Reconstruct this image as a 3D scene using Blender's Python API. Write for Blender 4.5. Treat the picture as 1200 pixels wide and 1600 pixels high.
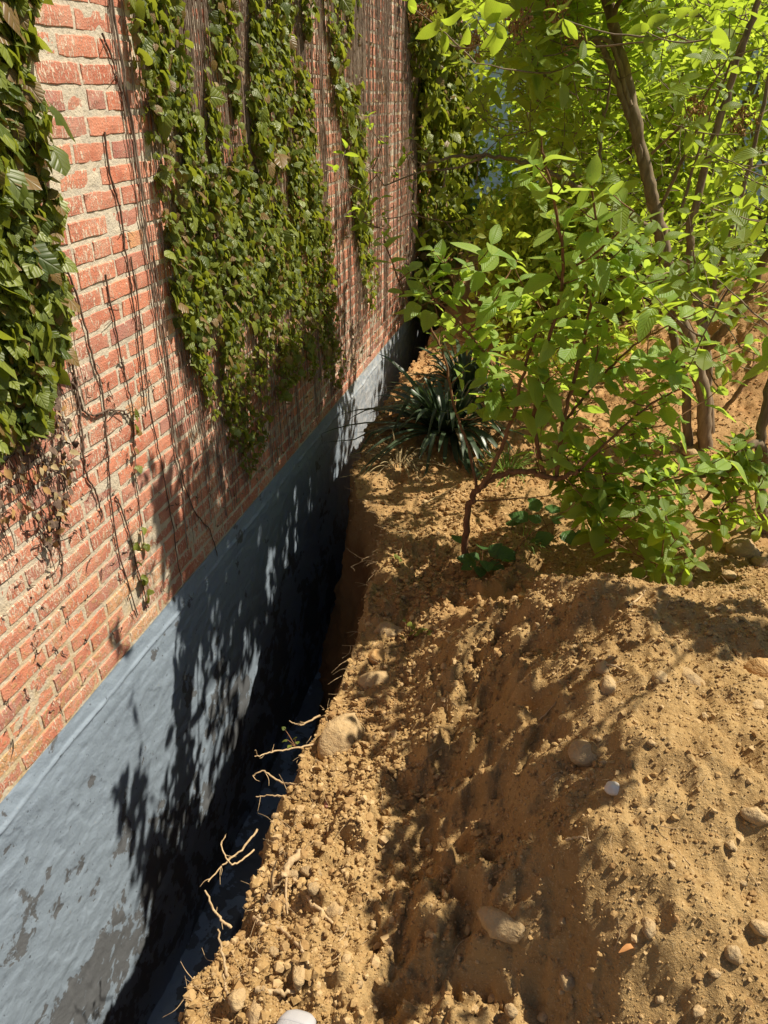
import bpy, math, random
import numpy as np
from mathutils import Matrix, Vector

random.seed(11)
RNG = np.random.default_rng(11)
scene = bpy.context.scene
for _o in list(bpy.data.objects):
    bpy.data.objects.remove(_o, do_unlink=True)
COL = scene.collection

# ------------------------------------------------------------------ camera
FPX, D, H = 1155.0, 1.5, 1.875          # focal in photo pixels, distance to wall, height above wall base
PITCH, YAW = math.radians(29.37), math.radians(13.98)
CAMP = np.array([D, 0.0, H])
FW = np.array([-math.sin(YAW) * math.cos(PITCH), math.cos(YAW) * math.cos(PITCH), -math.sin(PITCH)])
RT = np.array([math.cos(YAW), math.sin(YAW), 0.0])
UP = np.cross(RT, FW)
cam_d = bpy.data.cameras.new('camera')
cam = bpy.data.objects.new('camera', cam_d)
COL.objects.link(cam)
cam_d.sensor_fit = 'VERTICAL'
cam_d.sensor_height = 24.0
cam_d.lens = 24.0 * FPX / 1600.0
cam_d.clip_start, cam_d.clip_end = 0.02, 500.0
cam.matrix_world = Matrix(((RT[0], UP[0], -FW[0], CAMP[0]), (RT[1], UP[1], -FW[1], CAMP[1]),
                           (RT[2], UP[2], -FW[2], CAMP[2]), (0, 0, 0, 1)))
scene.camera = cam

# ------------------------------------------------------------------ sky, sun, exposure
SUN = np.array([0.60, 0.32, 1.0])        # direction towards the sun
SUNN = SUN / np.linalg.norm(SUN)
world = bpy.data.worlds.new('World')
scene.world = world
world.use_nodes = True
wn = world.node_tree.nodes
sky = wn.new('ShaderNodeTexSky')
sky.sky_type = 'NISHITA'
sky.sun_disc = False
sky.sun_elevation = math.asin(SUNN[2])
sky.sun_rotation = math.atan2(SUNN[0], SUNN[1])
wn['Background'].inputs[1].default_value = 0.05
world.node_tree.links.new(sky.outputs[0], wn['Background'].inputs[0])
sun_d = bpy.data.lights.new('sun', 'SUN')
sun_d.energy = 5.0
sun_d.angle = math.radians(0.53)
sun_d.color = (1.0, 0.92, 0.76)
sun = bpy.data.objects.new('sun', sun_d)
COL.objects.link(sun)
sun.rotation_euler = Vector(SUNN).to_track_quat('Z', 'Y').to_euler()
sun.location = (6, 4, 9)
scene.view_settings.view_transform = 'Standard'
scene.view_settings.look = 'None'
scene.view_settings.exposure = 0.52
scene.view_settings.gamma = 1.0
scene.render.engine = 'CYCLES'
scene.cycles.max_bounces = 4
scene.cycles.diffuse_bounces = 3
scene.cycles.glossy_bounces = 2
scene.cycles.transmission_bounces = 4
scene.cycles.use_denoising = True

# ------------------------------------------------------------------ maths helpers
def ray(u, v):
    return FW + RT * (u - 600) / FPX + UP * (800 - v) / FPX
def at(u, v, Y):
    d = ray(u, v)
    return CAMP + d * (Y / d[1])
def onwall(u, v, x=0.0):
    d = ray(u, v)
    return CAMP + d * ((x - D) / d[0])
def ground_at(u, v, z):
    d = ray(u, v)
    return CAMP + d * ((z - H) / d[2])
def project(P):
    P = np.atleast_2d(P) - CAMP
    z = P @ FW
    zz = np.where(z > 0.05, z, 0.05)
    return 600 + FPX * (P @ RT) / zz, 800 - FPX * (P @ UP) / zz, z
def _hash(ix, iy, iz, s):
    h = (ix.astype(np.int64) * 374761393 + iy.astype(np.int64) * 668265263 + iz.astype(np.int64) * 2147483647 + s * 974634541) & 0xffffffff
    h = ((h ^ (h >> 13)) * 1274126177) & 0xffffffff
    h = ((h ^ (h >> 16)) * 2246822519) & 0xffffffff
    return ((h ^ (h >> 15)) & 0xffff) / 32767.5 - 1.0
def vnoise(P, s=0):
    i = np.floor(P)
    f = P - i
    i = i.astype(np.int64)
    f = f * f * f * (f * (f * 6 - 15) + 10)
    r = 0
    for a in (0, 1):
        wa = f[:, 0] if a else 1 - f[:, 0]
        for b in (0, 1):
            wb = f[:, 1] if b else 1 - f[:, 1]
            for c in (0, 1):
                wc = f[:, 2] if c else 1 - f[:, 2]
                r = r + wa * wb * wc * _hash(i[:, 0] + a, i[:, 1] + b, i[:, 2] + c, s)
    return r
def fbm(P, octv=3, s=0, gain=0.5):
    r, a = 0, 1.0
    for k in range(octv):
        r = r + a * vnoise(P * (2.03 ** k) + 7.3 * k, s + k)
        a *= gain
    return r
def nrm(v):
    v = np.asarray(v, float)
    n = np.linalg.norm(v, axis=-1, keepdims=True)
    return v / np.where(n < 1e-9, 1, n)
def smooth(pts, n=6):
    """Catmull-Rom through points (k, m)"""
    p = np.asarray(pts, float)
    if len(p) < 3:
        t = np.linspace(0, 1, n + 1)[:, None]
        return p[0] * (1 - t) + p[-1] * t
    q = np.vstack([2 * p[0] - p[1], p, 2 * p[-1] - p[-2]])
    out = []
    for i in range(1, len(q) - 2):
        for t in np.linspace(0, 1, n, endpoint=False):
            a, b, c, d = q[i - 1], q[i], q[i + 1], q[i + 2]
            out.append(0.5 * (2 * b + (c - a) * t + (2 * a - 5 * b + 4 * c - d) * t * t + (3 * b - a - 3 * c + d) * t ** 3))
    out.append(p[-1])
    return np.array(out)
def in_poly(x, y, poly):
    poly = np.asarray(poly, float)
    x, y = np.asarray(x, float), np.asarray(y, float)
    c = np.zeros(x.shape, bool)
    j = len(poly) - 1
    for i in range(len(poly)):
        xi, yi, xj, yj = *poly[i], *poly[j]
        m = ((yi > y) != (yj > y)) & (x < (xj - xi) * (y - yi) / (yj - yi + 1e-12) + xi)
        c ^= m
        j = i
    return c

# ------------------------------------------------------------------ mesh / object helpers
def mesh_np(name, V, F, mat, rnd=None, uv=None, smooth_=True):
    V = np.ascontiguousarray(V, np.float32)
    F = np.ascontiguousarray(F, np.int32)
    k = F.shape[1]
    me = bpy.data.meshes.new(name)
    me.vertices.add(len(V))
    me.vertices.foreach_set('co', V.ravel())
    me.loops.add(F.size)
    me.loops.foreach_set('vertex_index', F.ravel())
    me.polygons.add(len(F))
    me.polygons.foreach_set('loop_start', np.arange(0, F.size, k, dtype=np.int32))
    me.polygons.foreach_set('loop_total', np.full(len(F), k, np.int32))
    me.polygons.foreach_set('use_smooth', np.full(len(F), smooth_, bool))
    me.update(calc_edges=True)
    if rnd is not None:
        a = me.attributes.new('rnd', 'FLOAT', 'POINT')
        a.data.foreach_set('value', np.ascontiguousarray(rnd, np.float32))
    if uv is not None:
        l = me.uv_layers.new(name='UVMap')
        l.data.foreach_set('uv', np.ascontiguousarray(uv[F.ravel()], np.float32).ravel())
    me.materials.append(mat)
    return me
def link(name, me, parent=None, label=None, cat=None, group=None, kind=None):
    o = bpy.data.objects.new(name, me)
    COL.objects.link(o)
    if parent is not None:
        o.parent = parent
    tag(o, label, cat, group, kind)
    return o
def tag(o, label=None, cat=None, group=None, kind=None):
    for k, v in (('label', label), ('category', cat), ('group', group), ('kind', kind)):
        if v:
            o[k] = v
    return o
def empty(name, loc, label, cat, group=None):
    o = bpy.data.objects.new(name, None)
    o.empty_display_size = 0.1
    o.location = loc
    COL.objects.link(o)
    return tag(o, label, cat, group)
class MB:
    """collects quad geometry in world coordinates"""
    def __init__(s):
        s.V, s.F, s.R, s.n = [], [], [], 0
    def add(s, V, F, r=0.5):
        s.V.append(V); s.F.append(np.asarray(F) + s.n); s.R.append(np.full(len(V), r)); s.n += len(V)
    def tube(s, pts, rad, sides=6, r=None, cap=True, wob=0.0):
        pts = np.asarray(pts, float)
        n = len(pts)
        rad = np.broadcast_to(np.asarray(rad, float), (n,)) if np.ndim(rad) == 0 or len(np.atleast_1d(rad)) == n else np.interp(np.linspace(0, 1, n), np.linspace(0, 1, len(rad)), rad)
        t = nrm(np.gradient(pts, axis=0))
        ref = np.array([0.31, 0.83, 0.46]) if abs(t[0] @ nrm(np.array([0.31, 0.83, 0.46]))) < 0.9 else np.array([1.0, 0, 0])
        a = nrm(np.cross(t, ref)); b = np.cross(t, a)
        ang = np.linspace(0, 2 * math.pi, sides, endpoint=False)
        ww = 1 + wob * RNG.standard_normal((n, sides)) if wob else np.ones((n, sides))
        V = pts[:, None, :] + (rad[:, None] * ww)[:, :, None] * (np.cos(ang)[None, :, None] * a[:, None, :] + np.sin(ang)[None, :, None] * b[:, None, :])
        V = V.reshape(-1, 3)
        i, j = np.meshgrid(np.arange(n - 1), np.arange(sides), indexing='ij')
        F = np.stack([i * sides + j, i * sides + (j + 1) % sides, (i + 1) * sides + (j + 1) % sides, (i + 1) * sides + j], -1).reshape(-1, 4)
        if cap:
            m = len(V)
            V = np.vstack([V, pts[0] - t[0] * rad[0] * .3, pts[-1] + t[-1] * rad[-1] * .3])
            e = []
            for k in range(0, sides):
                e.append([m, (k + 1) % sides, k, m]); e.append([m + 1, (n - 1) * sides + k, (n - 1) * sides + (k + 1) % sides, m + 1])
            s.T = e
        s.add(V, F, RNG.random() if r is None else r)
    def box(s, lo, hi, r=0.5):
        x0, y0, z0 = lo; x1, y1, z1 = hi
        V = np.array([[x0, y0, z0], [x1, y0, z0], [x1, y1, z0], [x0, y1, z0], [x0, y0, z1], [x1, y0, z1], [x1, y1, z1], [x0, y1, z1]], float)
        s.add(V, [[0, 3, 2, 1], [4, 5, 6, 7], [0, 1, 5, 4], [1, 2, 6, 5], [2, 3, 7, 6], [3, 0, 4, 7]], r)
    def build(s, name, mat, parent=None, off=(0, 0, 0), smooth_=True, **kw):
        me = mesh_np(name, np.vstack(s.V) - np.asarray(off), np.vstack(s.F), mat, np.concatenate(s.R), None, smooth_)
        return link(name, me, parent, **kw)
def grid_faces(n, m):
    i, j = np.meshgrid(np.arange(n - 1), np.arange(m - 1), indexing='ij')
    a = i * m + j
    return np.stack([a, a + m, a + m + 1, a + 1], -1).reshape(-1, 4)

# ------------------------------------------------------------------ materials
class NT:
    def __init__(s, name):
        s.m = bpy.data.materials.new(name)
        s.m.use_nodes = True
        s.t = s.m.node_tree
        s.t.nodes.clear()
        s.out = s.t.nodes.new('ShaderNodeOutputMaterial')
    def n(s, ty, props=None, **inp):
        nd = s.t.nodes.new(ty)
        for k, v in (props or {}).items():
            setattr(nd, k, v)
        for k, v in inp.items():
            key = k.replace('_', ' ')
            sock = nd.inputs[int(k[1:])] if k[0] == 'i' and k[1:].isdigit() else nd.inputs[key]
            if hasattr(v, 'is_output') or isinstance(v, bpy.types.NodeSocket):
                s.t.links.new(v, sock)
            else:
                sock.default_value = v
        return nd
    def pos(s, sc=(1, 1, 1)):
        g = s.n('ShaderNodeNewGeometry').outputs['Position']
        return s.n('ShaderNodeMapping', Vector=g, Scale=sc).outputs[0]
    def noise(s, vec, scale, detail=3.0, rough=0.55, dist=0.0):
        return s.n('ShaderNodeTexNoise', Vector=vec, Scale=scale, Detail=detail, Roughness=rough, Distortion=dist).outputs['Fac']
    def ramp(s, fac, lo, hi):
        return s.n('ShaderNodeMapRange', {'clamp': True}, Value=fac, From_Min=lo, From_Max=hi).outputs[0]
    def math(s, op, a, b=0.0):
        return s.n('ShaderNodeMath', {'operation': op}, i0=a, i1=b).outputs[0]
    def mix(s, f, a, b, mode='MIX'):
        nd = s.t.nodes.new('ShaderNodeMix')
        nd.data_type = 'RGBA'; nd.blend_type = mode
        for sock, v in ((nd.inputs[0], f), (nd.inputs[6], a), (nd.inputs[7], b)):
            if isinstance(v, bpy.types.NodeSocket):
                s.t.links.new(v, sock)
            else:
                sock.default_value = v if not isinstance(v, tuple) or len(v) == 4 else (*v, 1.0)
        return nd.outputs[2]
    def attr(s, name='rnd'):
        return s.n('ShaderNodeAttribute', {'attribute_name': name}).outputs['Fac']
    def bump(s, h, strength, dist):
        return s.n('ShaderNodeBump', Height=h, Strength=strength, Distance=dist).outputs[0]
    def bsdf(s, **kw):
        kw = {k: ((*v, 1.0) if isinstance(v, tuple) and len(v) == 3 else v) for k, v in kw.items()}
        return s.n('ShaderNodeBsdfPrincipled', **kw).outputs[0]
    def done(s, sh):
        s.t.links.new(sh, s.out.inputs['Surface'])
        return s.m

def m_brick():
    t = NT('weathered_red_brick')
    r = t.attr(); p = t.pos()
    c = t.mix(t.ramp(r, 0.0, 0.7), (0.66, 0.205, 0.110), (0.46, 0.135, 0.082))
    c = t.mix(t.ramp(r, 0.74, 0.9), c, (0.36, 0.135, 0.115))
    c = t.mix(t.ramp(r, 0.955, 0.965), c, (0.66, 0.33, 0.15))
    blot = t.noise(p, 14.0, 4, .6)
    c = t.mix(t.ramp(blot, .48, .72), c, (0.40, 0.11, 0.068))
    c = t.mix(t.math('MULTIPLY', t.ramp(t.noise(p, 6.0, 4, .6), .28, .66), .48), c, (0.74, 0.43, 0.30))
    # pale rootlet and lime marks running down the face
    st = t.noise(t.pos((1, 120, 38)), 1.0, 4, .66, 1.2)
    big = t.noise(p, 2.3, 2, .5)
    thr = t.math('SUBTRACT', .72, t.math('MULTIPLY', big, .34))
    mk = t.math('MULTIPLY', t.ramp(t.math('SUBTRACT', st, thr), .0, .035), .85)
    c = t.mix(mk, c, (0.74, 0.60, 0.46))
    # clay crust low on the wall close by
    z = t.n('ShaderNodeSeparateXYZ', Vector=p)
    low = t.math('MULTIPLY', t.ramp(z.outputs[2], .75, .15), t.ramp(z.outputs[1], 3.2, 1.6))
    cr = t.math('MULTIPLY', t.ramp(t.noise(p, 34.0, 5, .65, .6), .52, .60), low)
    c = t.mix(t.math('MULTIPLY', cr, .75), c, (0.50, 0.33, 0.15))
    h = t.math('ADD', t.noise(p, 160.0, 2, .6), blot)
    h = t.math('ADD', h, t.math('MULTIPLY', t.math('ADD', mk, cr), .5))
    return t.done(t.bsdf(Base_Color=c, Roughness=.88, Specular_IOR_Level=.25, Normal=t.bump(h, .7, .004)))

def m_mortar():
    t = NT('lime_mortar')
    p = t.pos()
    c = t.mix(t.ramp(t.noise(p, 22.0, 5, .6), .3, .7), (0.52, 0.46, 0.37), (0.70, 0.60, 0.46))
    c = t.mix(t.ramp(t.noise(p, 90.0, 3, .6), .55, .75), c, (0.40, 0.34, 0.26))
    z = t.n('ShaderNodeSeparateXYZ', Vector=p)
    low = t.math('MULTIPLY', t.ramp(z.outputs[2], .8, .1), t.ramp(z.outputs[1], 3.2, 1.6))
    c = t.mix(t.math('MULTIPLY', t.math('MULTIPLY', low, t.ramp(t.noise(p, 12., 4), .35, .6)), .75), c, (0.58, 0.40, 0.19))
    h = t.noise(p, 70.0, 4, .7)
    return t.done(t.bsdf(Base_Color=c, Roughness=.95, Specular_IOR_Level=.2, Normal=t.bump(h, .9, .006)))

def m_tar():
    t = NT('tar_coated_parging')
    p = t.pos()
    n1 = t.noise(p, 3.2, 7, .62, .4)
    n2 = t.noise(p, 17.0, 5, .6, .5)
    z = t.n('ShaderNodeSeparateXYZ', Vector=p)
    bias = t.math('MULTIPLY', t.ramp(z.outputs[2], -.35, -1.15), .13)
    patch = t.ramp(t.math('ADD', t.math('ADD', n1, t.math('MULTIPLY', t.math('SUBTRACT', n2, .5), .35)), bias), .615, .635)
    c = t.mix(patch, (0.245, 0.300, 0.370), (0.118, 0.124, 0.134))  # sun sheen on the black coating is put into the blue-grey base colour
    c = t.mix(t.ramp(t.noise(p, 48., 3, .6), .66, .74), c, (0.055, 0.062, 0.075))
    c = t.mix(t.ramp(t.noise(t.pos((1, 5, 3)), 3., 4, .6), .68, .74), c, (0.30, 0.31, 0.315))
    c = t.mix(t.math('MULTIPLY', t.ramp(t.math('ADD', z.outputs[1], t.math('MULTIPLY', n1, .8)), 4.9, 5.4), t.ramp(n2, .3, .62)), c, (0.46, 0.475, 0.50))  # far end paler: the sunlit stretch is painted into the colour
    ro = t.math('ADD', t.math('MULTIPLY', patch, .09), t.math('ADD', .52, t.math('MULTIPLY', t.noise(p, 30., 3), .12)))
    h = t.noise(t.pos((1, 1, 1.3)), 70.0, 5, .65, .2)
    h = t.math('SUBTRACT', h, t.math('MULTIPLY', patch, .25))
    return t.done(t.bsdf(Base_Color=c, Roughness=ro, Specular_IOR_Level=.6, Normal=t.bump(h, .6, .004)))

def m_dirt(name, stuff=False):
    t = NT(name)
    p = t.pos()
    z = t.n('ShaderNodeSeparateXYZ', Vector=p)
    a = t.noise(p, 5.0, 6, .6, .3)
    c = t.mix(t.ramp(a, .3, .7), (0.335, 0.208, 0.084), (0.440, 0.292, 0.130))
    c = t.mix(t.ramp(t.noise(p, 28.0, 3, .65), .55, .72), c, (0.27, 0.165, 0.068))
    c = t.mix(t.math('MULTIPLY', t.ramp(t.noise(p, 170.0, 1, .7), .58, .70), .6), c, (0.53, 0.38, 0.20))
    c = t.mix(t.math('MULTIPLY', t.ramp(t.noise(p, 1.3, 3, .5), .54, .66), .35), c, (0.36, 0.195, 0.080))
    # redder damp subsoil in the cut bank and on the far spoil heap
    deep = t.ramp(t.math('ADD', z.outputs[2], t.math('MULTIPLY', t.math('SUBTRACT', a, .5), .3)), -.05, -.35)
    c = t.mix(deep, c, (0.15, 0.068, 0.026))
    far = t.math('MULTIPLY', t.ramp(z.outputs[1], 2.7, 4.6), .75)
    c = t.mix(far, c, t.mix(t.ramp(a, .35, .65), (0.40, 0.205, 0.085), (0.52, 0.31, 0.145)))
    if stuff:
        r = t.attr()
        c = t.mix(t.ramp(r, .0, .45), t.mix(.5, c, (0.26, 0.14, 0.06)), c)
        c = t.mix(t.math('MULTIPLY', t.ramp(r, .7, 1.0), .55), c, (0.60, 0.44, 0.25))
    h = t.noise(p, 85.0, 4 if not stuff else 2, .75)
    return t.done(t.bsdf(Base_Color=c, Roughness=.97, Specular_IOR_Level=.12, Normal=t.bump(h, .9 if not stuff else .4, .010 if not stuff else .004)))

def m_leaf(name, ca, cb, ct, trans=.42, rough=.42, spec=.45, veins=9.0, dry=None):
    t = NT(name)
    r = t.attr()
    c = t.mix(r, ca, cb)
    if dry:
        c = t.mix(t.ramp(r, .86, .89), c, dry)
    uv = t.n('ShaderNodeUVMap').outputs[0]
    s = t.n('ShaderNodeSeparateXYZ', Vector=uv)
    side = t.math('ABSOLUTE', t.math('SUBTRACT', s.outputs[0], .5))
    ph = t.math('MULTIPLY', t.math('SUBTRACT', s.outputs[1], t.math('MULTIPLY', side, .75)), veins * 6.283)
    vn = t.math('POWER', t.math('ABSOLUTE', t.math('COSINE', t.math('MULTIPLY', ph, .5))), 6.0)
    mid = t.ramp(side, .045, .0)
    vein = t.math('MAXIMUM', t.math('MULTIPLY', vn, .45), mid)
    c2 = t.mix(t.math('MULTIPLY', vein, .35), c, (ca[0] * 1.9 + .02, ca[1] * 1.5 + .02, ca[2] * 1.6 + .01))
    bp = t.bump(vein, .55, -.004)
    tr = t.n('ShaderNodeBsdfTranslucent', Color=t.mix(r, ct, tuple(x * .75 for x in ct))).outputs[0]
    pb = t.bsdf(Base_Color=c2, Roughness=rough, Specular_IOR_Level=spec, Normal=bp)
    mx = t.n('ShaderNodeMixShader', i0=trans, i1=pb, i2=tr).outputs[0]
    return t.done(mx)

def m_bark(name, a, b, scale=40.0, rough=.85):
    t = NT(name)
    p = t.pos((1, 1, .25))
    n = t.noise(p, scale, 5, .65, .5)
    r = t.attr()
    c = t.mix(t.ramp(n, .35, .68), a, b)
    c = t.mix(t.math('MULTIPLY', r, .35), c, tuple(x * .55 for x in a))
    return t.done(t.bsdf(Base_Color=c, Roughness=rough, Specular_IOR_Level=.25, Normal=t.bump(n, .6, .006)))

def m_plain(name, a, b, scale=20.0, rough=.7, bump=.3, spec=.3, bd=.004):
    t = NT(name)
    n = t.noise(t.pos(), scale, 5, .6, .2)
    c = t.mix(t.ramp(n, .3, .7), a, b)
    return t.done(t.bsdf(Base_Color=c, Roughness=rough, Specular_IOR_Level=spec, Normal=t.bump(n, bump, bd)))

def m_stone(name, a, b, dust=.6):
    t = NT(name)
    p = t.pos()
    n = t.noise(p, 22.0, 4, .6, .3)
    c = t.mix(t.ramp(n, .3, .7), a, b)
    d = t.noise(p, 60.0, 4, .7)
    up = t.n('ShaderNodeSeparateXYZ', Vector=t.n('ShaderNodeNewGeometry').outputs['Normal']).outputs[2]
    k = t.ramp(t.math('ADD', d, t.math('MULTIPLY', up, .10)), .50, .66)
    c = t.mix(t.math('MULTIPLY', k, dust), c, (0.46, 0.31, 0.15))
    h = t.math('ADD', n, t.math('MULTIPLY', d, .8))
    return t.done(t.bsdf(Base_Color=c, Roughness=.92, Specular_IOR_Level=.15, Normal=t.bump(h, .9, .011)))

M = dict(
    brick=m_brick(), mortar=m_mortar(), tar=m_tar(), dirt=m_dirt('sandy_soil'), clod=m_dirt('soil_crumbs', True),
    ivy=m_leaf('ivy_leaf', (0.045, 0.075, 0.012), (0.270, 0.310, 0.050), (0.54, 0.60, 0.05), .32, .42, .42, 5.0, (0.22, 0.13, 0.05)),
    shrub=m_leaf('shrub_leaf', (0.080, 0.155, 0.022), (0.220, 0.310, 0.048), (0.62, 0.80, 0.06), .50, .45, .40),
    shoot=m_leaf('young_shoot_leaf', (0.135, 0.255, 0.036), (0.300, 0.420, 0.085), (0.68, 0.88, 0.10), .44, .45, .40),
    far=m_leaf('background_leaf', (0.17, 0.24, 0.024), (0.30, 0.36, 0.045), (0.74, 0.90, 0.09), .56, .5, .35, 5.0),
    strap=m_leaf('strap_leaf', (0.034, 0.060, 0.030), (0.062, 0.095, 0.048), (0.12, 0.20, 0.05), .12, .36, .5, 0.0, (0.28, 0.20, 0.10)),
    weed=m_leaf('weed_leaf', (0.035, 0.095, 0.022), (0.07, 0.15, 0.035), (0.20, 0.40, 0.06), .3, .45, .4, 6.0),
    bark=m_bark('shrub_bark', (0.150, 0.105, 0.062), (0.32, 0.24, 0.155)),
    twig=m_bark('red_brown_twig', (0.16, 0.075, 0.035), (0.30, 0.16, 0.08), 60.0),
    vine=m_bark('ivy_stem_bark', (0.10, 0.062, 0.045), (0.24, 0.165, 0.12), 90.0),
    deadvine=m_bark('weathered_vine_bark', (0.22, 0.155, 0.115), (0.42, 0.33, 0.25), 90.0),
    root=m_bark('pale_root', (0.40, 0.27, 0.14), (0.62, 0.46, 0.27), 70.0),
    straw=m_bark('dry_straw', (0.32, 0.24, 0.12), (0.48, 0.37, 0.2), 50.0),
    stone=m_stone('tan_stone', (0.40, 0.275, 0.145), (0.52, 0.38, 0.21)),
    stone_grey=m_stone('dusty_grey_stone', (0.30, 0.21, 0.115), (0.42, 0.31, 0.18), .8),
    stone_orange=m_stone('orange_stone', (0.46, 0.25, 0.09), (0.56, 0.35, 0.15), .4),
    stone_white=m_plain('white_quartz', (0.62, 0.56, 0.48), (0.74, 0.69, 0.62), 30.0, .6, .2, .5),
    stone_red=m_plain('brick_chip', (0.42, 0.20, 0.15), (0.52, 0.28, 0.2), 40.0, .85, .4),
    bloom=m_plain('dried_flower', (0.30, 0.16, 0.06), (0.42, 0.26, 0.10), 40.0, .9),
    siding=m_plain('white_siding', (0.84, 0.85, 0.87), (0.88, 0.89, 0.90), 6.0, .6, .05),
    trim=m_plain('white_trim', (0.78, 0.78, 0.78), (0.82, 0.82, 0.82), 6.0, .5, .05),
    pane=m_plain('window_glass', (0.02, 0.025, 0.03), (0.03, 0.035, 0.04), 2.0, .06, .0, .6),
    roof=m_plain('dark_shingle', (0.06, 0.055, 0.05), (0.10, 0.09, 0.085), 30.0, .9, .4),
    lawn=m_plain('lawn_soil_and_thatch', (0.05, 0.09, 0.02), (0.10, 0.15, 0.03), 9.0, .95, .5, .1, .02),
    grass=m_leaf('grass_blade', (0.10, 0.19, 0.03), (0.17, 0.27, 0.05), (0.40, 0.58, 0.08), .4, .5, .3, 0.0),
    rubber=m_plain('pale_grey_rubber', (0.40, 0.39, 0.40), (0.46, 0.45, 0.46), 12.0, .55, .05),
    knit=m_plain('grey_shoe_fabric', (0.33, 0.32, 0.335), (0.40, 0.39, 0.40), 260.0, .85, .5, .2, .002),
    dryleaf=m_plain('dry_orange_leaf', (0.42, 0.18, 0.06), (0.52, 0.26, 0.10), 30.0, .8),
)

# ------------------------------------------------------------------ soil surface
def W(u, v, z):
    p = ground_at(u, v, z)
    return (p[0], p[1], z)
CTRL = [W(*q) for q in [
    (360, 1590, .06), (355, 1480, .02), (410, 1300, 0), (465, 1150, 0), (510, 1090, 0), (570, 960, 0), (600, 850, 0), (592, 765, .02), (662, 715, .03),
    (450, 1500, .09), (480, 1590, .11), (520, 1400, .06), (560, 1250, .03), (600, 1150, .02),
    (640, 1420, .10), (660, 1270, .11), (670, 1110, .12), (720, 1000, .15), (620, 1560, .10), (700, 1370, .13),
    (775, 1320, .22), (770, 1180, .24), (780, 1060, .27), (800, 960, .30), (740, 1480, .14),
    (868, 1230, .44), (858, 1090, .46), (905, 905, .54), (850, 1370, .37), (790, 1440, .25), (880, 1480, .32), (840, 1560, .18), (740, 1590, .11),
    (1000, 1200, .54), (1200, 1200, .58), (1000, 1480, .42), (1200, 1500, .40), (1000, 1590, .30), (930, 1300, .48), (1100, 945, .58), (1200, 965, .57), (1000, 920, .58), (1100, 1100, .56)]]
CTRL += [(1.70, 2.5, .17), (2.15, 2.55, .2), (2.7, 2.6, .2), (1.8, 2.85, .10), (1.4, 3.2, .05), (2.3, 4.1, .15), (1.4, 4.2, .08), (.8, 4.2, .05), (.9, 5.2, .06), (2.0, 5.0, .15),
         (2.62, 5.1, .45), (3.0, 5.8, .92), (2.9, 6.7, .60), (2.2, 6.0, .22), (3.6, 5.3, .80), (3.2, 4.3, .35), (3, 8.2, .1), (1.5, 7, .1), (.6, 6.5, .05), (.7, 7.6, .2), (.6, 8.4, .46),
         (1.1, 8.6, .44), (1.6, 9.2, .1), (4, 9.5, .0), (.3, 9.8, 0.05), (6.5, 9.5, 0), (7, 5, .05), (7, 1, .05), (4.5, 2.5, .2), (3, .3, .28), (2, -1, .15), (1, -1.5, .05), (5, -2, .0), (3.0, 2.0, .40)]
CTRL = np.array(CTRL)
def _tps():
    X = CTRL[:, :2]
    r = np.linalg.norm(X[:, None] - X[None], axis=-1)
    K = np.where(r > 0, r * r * np.log(r + 1e-12), 0) + np.eye(len(X)) * 2e-3
    P = np.hstack([np.ones((len(X), 1)), X])
    A = np.vstack([np.hstack([K, P]), np.hstack([P.T, np.zeros((3, 3))])])
    return np.linalg.solve(A, np.concatenate([CTRL[:, 2], np.zeros(3)]))
TPSW = _tps()
def base_h(x, y):
    x, y = np.atleast_1d(np.asarray(x, float)), np.atleast_1d(np.asarray(y, float))
    out = np.empty(x.shape)
    fx, fy, fo = x.ravel(), y.ravel(), out.ravel()
    for i in range(0, len(fx), 40000):
        q = np.stack([fx[i:i + 40000], fy[i:i + 40000]], -1)
        r = np.linalg.norm(q[:, None] - CTRL[None, :, :2], axis=-1)
        fo[i:i + 40000] = (r * r * np.log(r + 1e-12)) @ TPSW[:-3] + TPSW[-3] + q @ TPSW[-2:]
    return np.clip(out, -.15, .95)
def rough_mask(x, y):
    """smooth slipped face in the hollow, rough elsewhere"""
    P = np.stack([x, y, np.zeros_like(x)], -1)
    m = 0.75 + 0.45 * vnoise(P * 2.1 + 3, 71)
    hollow = np.exp(-(((x - 1.33) / .17) ** 2 + ((y - 1.75) / .75) ** 2))
    return np.clip(m * (1 - .25 * hollow), .3, 1.3)
def detail_h(x, y):
    P = np.stack([x, y, np.zeros_like(x)], -1)
    m = rough_mask(x, y)
    sl = np.exp(-(((x - 1.38) / .24) ** 2)) * ((y > .6) & (y < 2.9))
    lum = fbm(P * np.array([6.5, 4.2, 1]) + 11, 2, 91)
    a = .030 * vnoise(P * 3.7, 5) + .020 * fbm(P * 9.0, 2, 9) + sl * (.045 * np.tanh(lum * 3.0) + .026 * np.tanh(4 * fbm(P * 14.0, 2, 95)) + .012 * np.tanh(4 * fbm(P * 27.0, 2, 97)))
    b = .018 * (1 - 2 * np.abs(fbm(P * np.array([15.0, 12.0, 1]), 2, 21)))
    c = .0100 * fbm(P * 46.0, 3, 33, .7)
    cl = vnoise(P * 27.0, 55)
    e = .012 * np.clip(cl - .25, 0, 1) ** .6
    fine = 1 - .38 * np.clip((x - 1.45) / .2, 0, 1) * (y < 3)
    return a + m * fine * (b + c + e)
def height(x, y):
    return base_h(x, y) + detail_h(np.atleast_1d(np.asarray(x, float)), np.atleast_1d(np.asarray(y, float)))
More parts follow.
